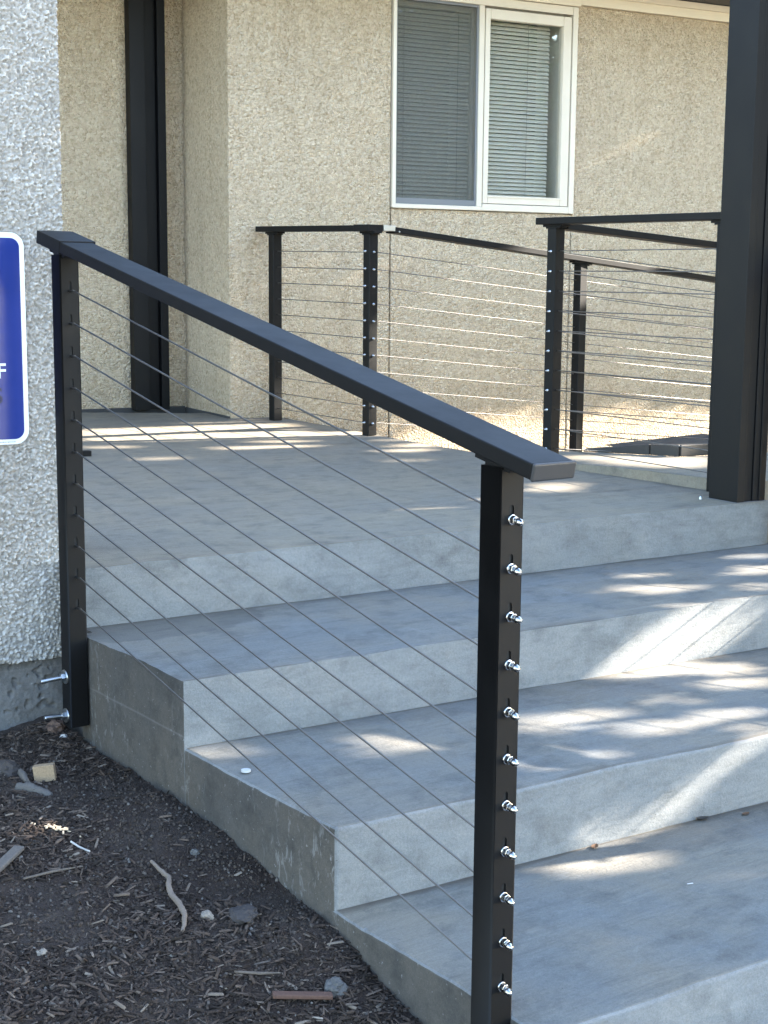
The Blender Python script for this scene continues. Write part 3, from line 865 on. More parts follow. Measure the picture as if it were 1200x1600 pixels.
# level railing at the back of the landing
G2 = 0.081
F1 = Vector((4.0557, 6.5167, 0.9066)); F2 = Vector((4.0724, 5.6936, 0.8918)); F3 = Vector((4.1432, 4.4904, 0.8824)); F4 = Vector((5.3611, 5.6158, 0.7674))
back = thing('cable_railing', 'short level black cable railing at the back of the landing, before the house wall', 'railing', (4.07, 6.1, 0.03), 'cable railings')
plain_post(F1.x, F1.y, land_z(0, F1.y) + 0.001, 0.993, back)
plain_post(F2.x, F2.y, land_z(0, F2.y) + 0.001, 0.978, back)
c1 = Vector((F1.x + S / 2, F1.y + S / 2, 0)); c2 = Vector((F2.x + S / 2, F2.y + S / 2, 0))
d12 = (c2 - c1).normalized()
t1 = c1 - d12 * 0.125 + WZ * 1.0345; t2 = c2 - d12 * 0.02 + WZ * 1.0165
rail_bar(t1, t2, 0.082, 0.0275, back)
d12s = (t2 - t1).normalized()
rail_bar(t2 - d12s * 0.06 + WZ * 0.003, t2 + d12s * 0.058 + WZ * 0.003, 0.088, 0.032, back, 'rail_sleeve', None, 0.0015)
bracket(c1.x, c1.y, 0.992, 1.0325 - 0.0285, d12, back)
bracket(c2.x, c2.y, 0.977, 1.0165 - 0.0285, d12, back)
for k in range(11):
    z1 = F1.z - 0.0 - k * G2; z2 = F2.z - k * G2
    cable((c1.x, F1.y + 0.004, z1), (c2.x, F2.y + S - 0.002, z2), back)
    adopt(put('cable_fitting', ME_FIT, None, (c2.x, F2.y, z2)), back)
    o = put('cable_fitting', ME_FIT, None); o.matrix_world = Matrix.Translation((F2.x, c2.y + 0.004, z2 + 0.004)) @ Matrix.Rotation(math.radians(-90), 4, 'Z')
    o.parent = back; o.matrix_parent_inverse = Matrix.Translation(-back.location)

# ramp railing behind
rampb = thing('cable_railing', 'black cable railing sloping down along the house wall below the window', 'railing', (5.38, 5.64, -0.1), 'cable railings')
c4 = Vector((F4.x + S / 2, F4.y + S / 2, 0))
dr = (c4 - c2); LR = Vector((dr.x, dr.y, 0)).length; dr = dr.normalized()
sl = -0.0995
def along(c, d, t, z, s): return c + d * t + WZ * (z + s * t)
# bright bare connector at the corner, then the rail
rail_bar(along(c2, dr, 0.048, 1.0165, 0), along(c2, dr, 0.118, 1.0165, 0), 0.080, 0.026, rampb, 'corner_connector', M_ALU, 0.0015)
rail_bar(along(c2, dr, 0.112, 1.022, sl), along(c2, dr, 4.6, 1.022, sl), 0.082, 0.0275, rampb)
m = MB(); q = along(c2, dr, 0.135, 1.002, sl) - Vector((dr.y, -dr.x, 0)) * -0.041
m.tube([q, q + Vector((dr.y, -dr.x, 0)) * 0.003], [0.0045, 0.003], 8); adopt(m.build('rivet', M_ALU), rampb)
p4z = 1.022 + sl * LR - 0.0275
plain_post(F4.x, F4.y, -0.46, p4z - 0.014, rampb)
bracket(c4.x, c4.y, p4z - 0.015, p4z - 0.001, dr + WZ * sl, rampb)
c6 = c2 + dr * (2 * LR + 0.15); z6 = 1.022 + sl * (2 * LR + 0.15) - 0.0275
plain_post(c6.x - S / 2, c6.y - S / 2, -0.46, z6 - 0.014, rampb)
bracket(c6.x, c6.y, z6 - 0.015, z6 - 0.001, dr + WZ * sl, rampb)
for k in range(11):
    a = Vector((F2.x + S - 0.002, c2.y + 0.004, F2.z + 0.002 - k * G2)); s2 = (F4.z - F2.z) / LR
    e = along(c2, dr, 4.5, F2.z - k * G2, s2)
    cable(a, e, rampb)

# ramp railing in front, with the level piece up to the column
front = thing('cable_railing', 'black cable railing beside the porch column with a second rail sloping down the ramp', 'railing', (4.17, 4.5, 0.03), 'cable railings')
plain_post(F3.x, F3.y, slab_z(F3.x, F3.y) + 0.001, 0.974, front)
F5 = Vector((4.100, 3.552, 0.878))
plain_post(F5.x, F5.y, 0.0015, 0.963, front)
c3 = Vector((F3.x + S / 2, F3.y + S / 2, 0)); c5 = Vector((F5.x + S / 2, F5.y + S / 2, 0))
d35 = (c5 - c3).normalized()
rail_bar(c3 - d35 * 0.085 + WZ * 1.0175, c5 + d35 * 0.065 + WZ * 1.0045, 0.082, 0.0275, front)
bracket(c3.x, c3.y, 0.973, 1.0165 - 0.0275, d35, front)
bracket(c5.x, c5.y, 0.962, 1.0055 - 0.0275, d35, front)
for k in range(11):
    cable((c3.x, F3.y + 0.003, F3.z - k * G2), (c5.x, F5.y + S - 0.002, F5.z - k * G2), front)
    o = put('cable_fitting', ME_FIT, None); o.matrix_world = Matrix.Translation((F3.x, c3.y, F3.z - 0.002 - k * G2)) @ Matrix.Rotation(math.radians(-90), 4, 'Z')
    o.parent = front; o.matrix_parent_inverse = Matrix.Translation(-front.location)
s3 = -0.068
rail_bar(along(c3, dr, 0.03, 0.9985, s3), along(c3, dr, 3.2, 0.9985, s3), 0.080, 0.0265, front)
for tt in (1.35, 2.75):
    q = c3 + dr * tt; z = 0.9985 + s3 * tt - 0.0265
    plain_post(q.x - S / 2, q.y - S / 2, slab_z(q.x, q.y) + 0.001, z - 0.014, front)
    bracket(q.x, q.y, z - 0.015, z - 0.001, dr + WZ * s3, front)
for k in range(11):
    cable(Vector((F3.x + S - 0.002, c3.y, F3.z - 0.004 - k * G2)), along(c3, dr, 3.15, F3.z - k * G2, -0.088 - 0.001 * k), front)

# ramp kerb on the slab behind, its shade painted as a dark colour
ramp = thing('ramp_edge', 'wedge-shaped ramp kerb, its shade painted dark, lying on the pale slab behind the rails', 'ramp', (4.6, 4.3, 0.05))
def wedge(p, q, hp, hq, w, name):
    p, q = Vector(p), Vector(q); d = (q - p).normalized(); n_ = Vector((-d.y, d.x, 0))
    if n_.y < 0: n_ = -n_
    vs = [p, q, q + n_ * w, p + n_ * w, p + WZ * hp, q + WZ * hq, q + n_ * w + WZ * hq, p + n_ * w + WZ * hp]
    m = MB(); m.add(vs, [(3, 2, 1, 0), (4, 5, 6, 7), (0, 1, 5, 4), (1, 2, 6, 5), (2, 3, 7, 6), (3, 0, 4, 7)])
    return adopt(m.build(name, simple('painted_kerb_shade', (0.022, 0.019, 0.017), 0.6), None, 0.002), ramp)
wedge((4.449, 4.609, 0.031), (4.578, 4.345, 0.034), 0.010, 0.045, 0.05, 'kerb_face')
wedge((4.580, 4.341, 0.034), (4.626, 4.222, 0.036), 0.045, 0.048, 0.05, 'kerb_face')
wedge((4.632, 4.214, 0.036), (4.95, 4.165, 0.037), 0.048, 0.050, 0.05, 'kerb_face')
wedge((4.66, 4.33, 0.034), (5.25, 4.28, 0.034), 0.002, 0.026, 0.4, 'kerb_back')

# ------------------------------------------------------------------ blue sign
sign = thing('wall_sign', 'blue sign with rounded corners and white border on the pale pebble-dash wall', 'sign', fp(-0.2, -0.012, 0.59))
def rrect(s0, s1, z0, z1, r, n=8):
    pts = []
    for cx, cz, a0 in ((s1 - r, z1 - r, 0), (s0 + r, z1 - r, 90), (s0 + r, z0 + r, 180), (s1 - r, z0 + r, 270)):
        for i in range(n + 1):
            a = math.radians(a0 + 90 * i / n)
            pts.append((cx + r * math.cos(a), cz + r * math.sin(a)))
    return pts
def plate(pts, d0, d1, name, mt, par):
    n = len(pts)
    m = MB()
    m.add([fp(s, d0, z) for s, z in pts] + [fp(s, d1, z) for s, z in pts],
          [tuple(range(n - 1, -1, -1))[::-1], tuple(range(2 * n - 1, n - 1, -1))] + [(i, n + i, n + (i + 1) % n, (i + 1) % n) for i in range(n)])
    me_o = m.build(name, mt)
    bm = bmesh.new(); bm.from_mesh(me_o.data); bmesh.ops.recalc_face_normals(bm, faces=bm.faces); bm.to_mesh(me_o.data); bm.free()
    return adopt(me_o, par)
M_SWHITE = simple('white_sign_sheeting', (0.56, 0.60, 0.61), 0.3)
t = NT('blue_sign_sheeting')
co = t.coord()
c = t.mix(t.ramp(t.noise(co, 6, 4), [(0.4, 0), (0.7, 1)]), (0.013, 0.027, 0.150), (0.018, 0.033, 0.175))
M_SBLUE = t.set(Base_Color=c, Roughness=0.16, Normal=t.bump(t.noise(t.coord((1, 1, 3)), 5, 2), 0.06, 0.02))
SZ0, SZ1, SS0, SS1 = 0.322, 0.864, -0.369, -0.041
plate(rrect(SS0, SS1, SZ0, SZ1, 0.036), -0.0105, -0.0125, 'sign_border', M_SWHITE, sign)
plate(rrect(SS0 + .0125, SS1 - .0125, SZ0 + .0135, SZ1 - .0135, 0.024), -0.01255, -0.0132, 'sign_panel', M_SBLUE, sign)
def letter(ch, mt, right, zb, height, name):
    cu = bpy.data.curves.new(name, 'FONT'); cu.body = ch; cu.size = 1.0; cu.offset = 0.014; cu.extrude = 0.004
    tmp = bpy.data.objects.new('tmp_letter', cu); COL.objects.link(tmp)
    bpy.context.view_layer.update()
    me = bpy.data.meshes.new_from_object(tmp)
    bpy.data.objects.remove(tmp)
    xs = [v.co.x for v in me.vertices]; ys = [v.co.y for v in me.vertices]
    k = height / (max(ys) - min(ys))
    for v in me.vertices:
        a = (v.co.x - max(xs)) * k; b = (v.co.y - min(ys)) * k
        v.co = fp(right + a, -0.01325 - 0.0002 - (0.0003 if v.co.z > 0 else 0), zb + b)
    me.materials.append(mt); me.name = name
    o = bpy.data.objects.new(name, me); COL.objects.link(o)
    return adopt(o, sign)
letter('F', M_SWHITE, -0.0975, 0.494, 0.038, 'letter')
letter('S', simple('dark_sign_ink', (0.010, 0.012, 0.05), 0.4), -0.1085, 0.428, 0.043, 'letter')
m = MB()
q = -0.128
for i in range(17):
    w = random.uniform(0.0012, 0.0028)
    m.box(fp(q + w / 2, -0.0127, 0.3285 + random.uniform(-.0003, .0003)), (w, 0.0004, random.uniform(.0016, .0026)), (FX, FY, WZ)); q += w + 0.0011
adopt(m.build('small_print', simple('grey_ink', (0.12, 0.14, 0.16), 0.6)), sign)

# ------------------------------------------------------------------ mulch: loose chips, far too many to count
def chips(name, num, xr, yr, lmin, lmax, wr, tr_, mt, lift=0.002, pitch=0.25, seed=1, mask=None):
    r = np.random.default_rng(seed)
    base = np.array([(-.5, -.5, 0), (.5, -.5, 0), (.5, .5, 0), (-.5, .5, 0), (-.42, -.4, 1), (.38, -.42, 1), (.42, .36, 1), (-.36, .42, 1)])
    faces = np.array([(4, 5, 6, 7), (0, 1, 5, 4), (1, 2, 6, 5), (2, 3, 7, 6), (3, 0, 4, 7)])
    x = r.uniform(*xr, num); y = r.uniform(*yr, num)
    if mask is not None:
        kq = np.array([mask(a, b) > r.random() for a, b in zip(x, y)]); x, y = x[kq], y[kq]; num = len(x)
    L = lmin + (lmax - lmin) * r.random(num) ** 3.2
    Wd = np.minimum(L * r.uniform(*wr, num), 0.0055); T = Wd * r.uniform(*tr_, num)
    yaw = r.uniform(0, 2 * math.pi, num); pt = r.normal(0, pitch, num); rl = r.normal(0, 0.35, num)
    z = np.array([mulch_z(float(a), float(b)) for a, b in zip(x, y)]) + r.uniform(-0.001, lift, num)
    P = base[None] * np.stack([L, Wd, T], 1)[:, None, :]
    bendk = r.normal(0, 6.0, num)[:, None]
    P[:, :, 1] += bendk * (P[:, :, 0] ** 2) * 1.0
    cy, sy = np.cos(yaw)[:, None], np.sin(yaw)[:, None]; cp, sp = np.cos(pt)[:, None], np.sin(pt)[:, None]; cr, sr = np.cos(rl)[:, None], np.sin(rl)[:, None]
    X, Y, Z = P[..., 0], P[..., 1], P[..., 2]
    Y, Z = Y * cr - Z * sr, Y * sr + Z * cr
    X, Z = X * cp - Z * sp, X * sp + Z * cp
    X, Y = X * cy - Y * sy, X * sy + Y * cy
    V = np.stack([X + x[:, None], Y + y[:, None], Z + z[:, None]], 2).reshape(-1, 3)
    Fc = (faces[None] + (np.arange(num) * 8)[:, None, None]).reshape(-1, 4)
    me = bpy.data.meshes.new(name)
    me.vertices.add(len(V)); me.vertices.foreach_set('co', V.ravel())
    me.loops.add(Fc.size); me.loops.foreach_set('vertex_index', Fc.ravel().astype(np.int32))
    me.polygons.add(len(Fc)); me.polygons.foreach_set('loop_start', np.arange(0, Fc.size, 4, dtype=np.int32))
    me.materials.append(mt)
    me.update(); me.validate()
    return link(bpy.data.objects.new(name, me))
def mat_chip(name, stops):
    t = NT(name)
    g = t.n('ShaderNodeNewGeometry')
    c = t.ramp(g.outputs['Random Per Island'], stops)
    co = t.coord((1, 1, 1))
    c = t.mix(0.5, c, t.ramp(t.noise(co, 240, 3, 0.7), [(0.3, 0.45), (0.7, 1.0)]), 'MULTIPLY')
    t.set(Base_Color=c, Roughness=0.88, Normal=t.bump(t.noise(co, 500, 2), 0.5, 0.001))
    t.b.inputs['Specular IOR Level'].default_value = 0.25
    return t.m
M_CHIP = mat_chip('shredded_bark', [(0.0, (0.020, 0.014, 0.010)), (0.45, (0.050, 0.034, 0.025)), (0.75, (0.084, 0.058, 0.043)), (0.93, (0.125, 0.092, 0.070)), (1.0, (0.20, 0.16, 0.125))])
M_CHIP2 = mat_chip('dry_wood_chips', [(0.0, (0.07, 0.052, 0.042)), (0.6, (0.13, 0.105, 0.085)), (1.0, (0.30, 0.25, 0.20))])
def bare(x, y):                                   # dusty soil shows through here and there
    return max(0.05, min(1.0, 0.95 - 3.0 * max(0.0, noise.noise(Vector((x * 2.6, y * 2.2, 7.7))) + 0.02)))
tag(chips('shredded_mulch', 60000, (0.62, 1.552), (1.72, 3.60), 0.002, 0.036, (0.06, 0.22), (0.25, 0.7), M_CHIP, 0.006, 0.28, 3, bare), kind='stuff')
tag(chips('pale_wood_chips', 700, (0.62, 1.545), (1.75, 3.58), 0.003, 0.034, (0.07, 0.25), (0.3, 0.7), M_CHIP2, 0.006, 0.2, 5, bare), kind='stuff')
tag(chips('soil_crumbs', 26000, (0.62, 1.552), (1.72, 3.60), 0.0025, 0.010, (0.7, 1.0), (0.5, 0.9), mat_chip('soil_crumb', [(0, (0.034, 0.024, 0.018)), (0.8, (0.070, 0.054, 0.044)), (0.98, (0.10, 0.084, 0.072)), (1, (0.20, 0.18, 0.16))]), 0.002, 0.5, 9), kind='stuff')

# ------------------------------------------------------------------ single things lying about
def zat(x, y): return mulch_z(x, y)
def rough_tube(pts, r, mt, name, label, cat, n=9):
    m = MB()
    rs = r if isinstance(r, list) else [r] * len(pts)
    fine = []; fr = []
    for i in range(len(pts) - 1):
        for q in range(5):
            fine.append(Vector(pts[i]).lerp(Vector(pts[i + 1]), q / 5)); fr.append(rs[i] + (rs[i + 1] - rs[i]) * q / 5)
    fine.append(Vector(pts[-1])); fr.append(rs[-1])
    m.tube(fine, fr, n)
    m.v = [tuple(Vector(p) + noise.noise_vector(Vector(p) * 90) * fr[0] * 0.45 + noise.noise_vector(Vector(p) * 260) * fr[0] * 0.2) for p in m.v]
    o = m.build(name, mt)
    return tag(o, label, cat)
M_TWIG = mat_chip('twig_bark', [(0, (0.16, 0.125, 0.10)), (1, (0.22, 0.175, 0.14))])
M_GREYW = mat_chip('weathered_wood', [(0, (0.13, 0.11, 0.095)), (1, (0.17, 0.15, 0.13))])
M_REDW = mat_chip('reddish_wood', [(0, (0.11, 0.062, 0.045)), (1, (0.14, 0.08, 0.06))])
P_ = [(1.352, 2.668), (1.352, 2.625), (1.353, 2.590), (1.336, 2.560), (1.326, 2.530), (1.322, 2.490), (1.308, 2.440), (1.292, 2.412), (1.276, 2.392)]
rough_tube([(x, y, zat(x, y) + 0.010 + (0.006 if 2 < i < 6 else 0)) for i, (x, y) in enumerate(P_)], [0.0035, 0.0045, 0.0055, 0.0058, 0.0055, 0.0062, 0.0055, 0.0045, 0.003], M_TWIG, 'twig', 'crooked pale brown twig lying across the middle of the mulch', 'twig')
P_ = [(1.045, 2.765), (1.085, 2.800), (1.115, 2.835), (1.140, 2.860)]
m = MB(); m.box((1.092, 2.812, zat(1.092, 2.812) + 0.011), (0.128, 0.024, 0.010), (Vector((0.72, 0.69, 0.02)).normalized(), Vector((-0.69, 0.72, 0)).normalized(), WZ))
tag(m.build('wood_splinter', M_GREYW, None, 0.003), 'flat grey wood splinter on the mulch at the left edge', 'wood splinter')
m = MB(); m.box((1.385, 2.132, zat(1.385, 2.132) + 0.012), (0.112, 0.019, 0.008), (Vector((0.90, -0.43, -0.10)).normalized(), Vector((0.43, 0.90, 0)).normalized(), Vector((0.09, -0.04, 1)).normalized()))
tag(m.build('wood_splinter', M_REDW, None, 0.002), 'flat reddish brown strip of wood near the bottom of the mulch', 'wood splinter')
# cut block of lumber
blk = MB(); zb = zat(1.345, 3.195)
bx = (Vector((0.83, -0.55, 0.12)).normalized(), Vector((0.55, 0.83, 0)).normalized(), WZ)
bx = (bx[0], bx[1], bx[0].cross(bx[1]))
blk.box((1.350, 3.215, zb + 0.021), (0.050, 0.020, 0.040), bx)
tag(blk.build('wood_block', mat_chip('fresh_lumber', [(0, (0.30, 0.215, 0.135)), (1, (0.33, 0.24, 0.155))]), None, 0.001), 'small tan offcut of lumber half sunk in the mulch below the wall', 'wood block')
P_ = [(1.326, 3.315), (1.315, 3.26), (1.302, 3.205)]
rough_tube([(x, y, zat(x, y) + 0.006) for x, y in P_], [0.008, 0.0095, 0.006], M_GREYW, 'stick', 'stubby dark stick beside the lumber offcut', 'stick')
P_ = [(1.272, 3.20), (1.297, 3.165), (1.325, 3.12)]
rough_tube([(x, y, zat(x, y) + 0.001) for x, y in P_], [0.011, 0.014, 0.008], mat_chip('pale_root', [(0, (0.10, 0.09, 0.085)), (1, (0.12, 0.11, 0.10))]), 'stick', 'thick grey piece of root in front of the lumber offcut', 'stick')
P_ = [(1.249, 2.842), (1.257, 2.815), (1.266, 2.785)]
rough_tube([(x, y, zat(x, y) + 0.008) for x, y in P_], 0.0022, simple('white_straw', (0.42, 0.40, 0.37), 0.6), 'straw', 'short thin white straw on the mulch', 'straw')
for i, (P_, lab) in enumerate((([(1.10, 2.745), (1.165, 2.742), (1.225, 2.73)], 'long thin splinter lying left of the crooked twig'), ([(1.02, 2.90), (1.075, 2.905), (1.11, 2.885)], 'thin pale splinter near the left edge of the mulch'),
                               ([(1.30, 2.235), (1.345, 2.215), (1.38, 2.20)], 'pale splinter just above the reddish wood strip'), ([(1.405, 2.36), (1.425, 2.37), (1.445, 2.375)], 'short white splinter right of the crooked twig'))):
    m = MB(); m.tube([(x, y, zat(x, y) + 0.008) for x, y in P_], [0.0025, 0.0035, 0.0015], 5)
    tag(m.build('splinter', M_CHIP2), lab, 'splinter', 'splinters on the mulch')
# stones and clods
def clod(name, x, y, r, mt, label, cat, sq=0.65, seed=0, group=None):
    bm = bmesh.new(); bmesh.ops.create_icosphere(bm, subdivisions=3, radius=r)
    for v in bm.verts:
        p = v.co / r
        k = 1 + 0.38 * noise.noise(p * 1.3 + Vector((seed, 0, 0))) + 0.26 * noise.noise(p * 3.2 + Vector((0, seed, 0))) + 0.16 * noise.noise(p * 8)
        v.co = Vector((p.x * r * k, p.y * r * k * 0.85, p.z * r * k * sq))
    me = bpy.data.meshes.new(name); bm.to_mesh(me); bm.free()
    for f in me.polygons: f.use_smooth = False
    me.materials.append(mt)
    o = bpy.data.objects.new(name, me); o.location = (x, y, zat(x, y) + r * sq * 0.22); o.rotation_euler = (0, 0, seed)
    return tag(link(o), label, cat, group)
M_CLOD = mat_chip('grey_clod', [(0, (0.085, 0.08, 0.075)), (1, (0.12, 0.115, 0.11))])
M_STONE = mat_chip('tan_stone', [(0, (0.20, 0.17, 0.14)), (1, (0.26, 0.22, 0.18))])
clod('clod', 1.458, 2.130, 0.024, M_CLOD, 'lumpy grey clod of mortar near the stairs at the bottom', 'clod', 0.7, 1)
clod('stone', 1.350, 2.425, 0.014, M_STONE, 'tan stone right of the crooked twig', 'stone', 0.8, 2)
clod('clod', 1.412, 2.390, 0.034, mat_chip('dark_clod', [(0, (0.045, 0.04, 0.038)), (1, (0.06, 0.052, 0.05))]), 'low dark clod of earth between the twig and the stairs', 'clod', 0.4, 4)
clod('stone', 1.455, 2.665, 0.010, M_CLOD, 'larger grey pebble by the stair side', 'stone', 0.7, 6)
clod('clod', 1.30, 3.33, 0.038, mat_chip('brown_clod', [(0, (0.05, 0.042, 0.038)), (1, (0.065, 0.055, 0.05))]), 'big dark clod at the left edge below the wall footing', 'clod', 0.6, 8)
clod('stone', 1.022, 2.468, 0.012, M_STONE, 'crumpled pale flake on the mulch in the lower left', 'stone', 0.5, 9)
clod('brick_fragment', 1.522, 3.545, 0.030, mat_chip('reddish_rubble', [(0, (0.10, 0.066, 0.052)), (1, (0.13, 0.085, 0.065))]), 'reddish brown lump under the lower anchor bolt', 'rubble', 0.7, 10)
clod('stone', 1.515, 3.475, 0.012, mat_chip('white_stone', [(0, (0.5, 0.47, 0.44)), (1, (0.55, 0.52, 0.5))]), 'white chip of stone below the railing post', 'stone', 0.7, 11)
# pale chips whose bright colour stands in for a sun fleck
M_FLECK = simple('sun_fleck_pale', (0.42, 0.33, 0.23), 0.7)
heap = thing('sun_fleck_chips', 'pale wood shavings put in as a sun fleck on the mulch', 'wood shavings', (1.248, 2.905, zat(1.248, 2.905)))
for i in range(26):
    tt = random.gauss(0, 0.5)
    x = 1.248 + 0.024 * tt + random.gauss(0, 0.004); y = 2.907 - 0.045 * tt + random.gauss(0, 0.007)
    a = random.uniform(0, 6.28)
    m = MB(); m.box((x, y, zat(x, y) + 0.008), (random.uniform(.005, .013), random.uniform(.003, .006), 0.0016), (Vector((math.cos(a), math.sin(a), random.uniform(-.3, .3))).normalized(), Vector((-math.sin(a), math.cos(a), 0)), WZ))
    adopt(m.build('fleck_chip', M_FLECK), heap)

# dry leaves and litter on the steps
def leaf(x, y, z, L, rot, curl, mt, label):
    m = MB(); vs = []; fs = []
    n = 7
    for i in range(n):
        u = i / (n - 1); w = L * 0.26 * math.sin(math.pi * min(1, u * 0.92 + 0.06)) ** 0.8
        for sgn in (-1, 0, 1):
            lx = (u - 0.5) * L; ly = sgn * w
            lz = curl * (abs(sgn) * w * 0.9 + 0.25 * L * (2 * u - 1) ** 2) + 0.0015
            vs.append((x + lx * math.cos(rot) - ly * math.sin(rot), y + lx * math.sin(rot) + ly * math.cos(rot), z + lz))
    for i in range(n - 1):
        for k in range(2):
            a = i * 3 + k; fs.append((a, a + 1, a + 4, a + 3))
    m.add(vs, fs, True)
    o = m.build('dry_leaf', mt)
    return tag(o, label, 'leaf', 'dry leaves on the steps')
M_LEAF = mat_chip('dry_brown_leaf', [(0, (0.11, 0.062, 0.035)), (1, (0.15, 0.085, 0.05))])
leaf(2.206, 2.214, ZT[3], 0.030, 0.5, 0.55, M_LEAF, 'curled brown leaf in the sun patch on the lowest visible tread')
leaf(2.535, 2.196, ZT[3], 0.036, -0.2, 0.5, simple('dark_dry_leaf', (0.035, 0.028, 0.022), 0.8), 'dark shrivelled leaf against the foot of the riser')
leaf(2.645, 2.160, ZT[3], 0.026, 0.1, 0.4, M_LEAF, 'small brown leaf nearest the right edge, on the lowest visible tread')
m = MB(); m.tube([(1.583, 2.664, ZT[2] + 0.002), (1.583, 2.664, ZT[2] + 0.0062)], 0.0105, 14)
tag(m.build('plastic_disc', simple('white_plastic', (0.40, 0.41, 0.41), 0.5)), 'small white disc near the left edge of the second tread', 'plastic disc')
m = MB(); m.box((2.229, 1.956, ZT[3] + 0.002), (0.014, 0.003, 0.002), (Vector((0.95, -0.3, 0)).normalized(), Vector((0.3, 0.95, 0)).normalized(), WZ))
tag(m.build('paper_scrap', simple('white_scrap', (0.35, 0.35, 0.35), 0.6), None, 0.0008), 'tiny white scrap on the wide bottom tread', 'scrap')
m = MB(); m.tube([(3.932, 3.478, 0.001), (3.932, 3.478, 0.004), (3.932, 3.478, 0.012)], [0.006, 0.006, 0.003], 10)
tag(m.build('loose_nut', M_ZINC), 'tiny loose steel nut left of the porch column', 'nut')
m = MB(); m.box((2.44, 5.66, land_z(0, 5.66) + 0.013), (0.34, 0.030, 0.022), (WX, WY, WZ))
tag(m.build('metal_bar', M_STEEL, None, 0.002), 'short black metal bar on the landing, just right of the upper railing post', 'metal bar')

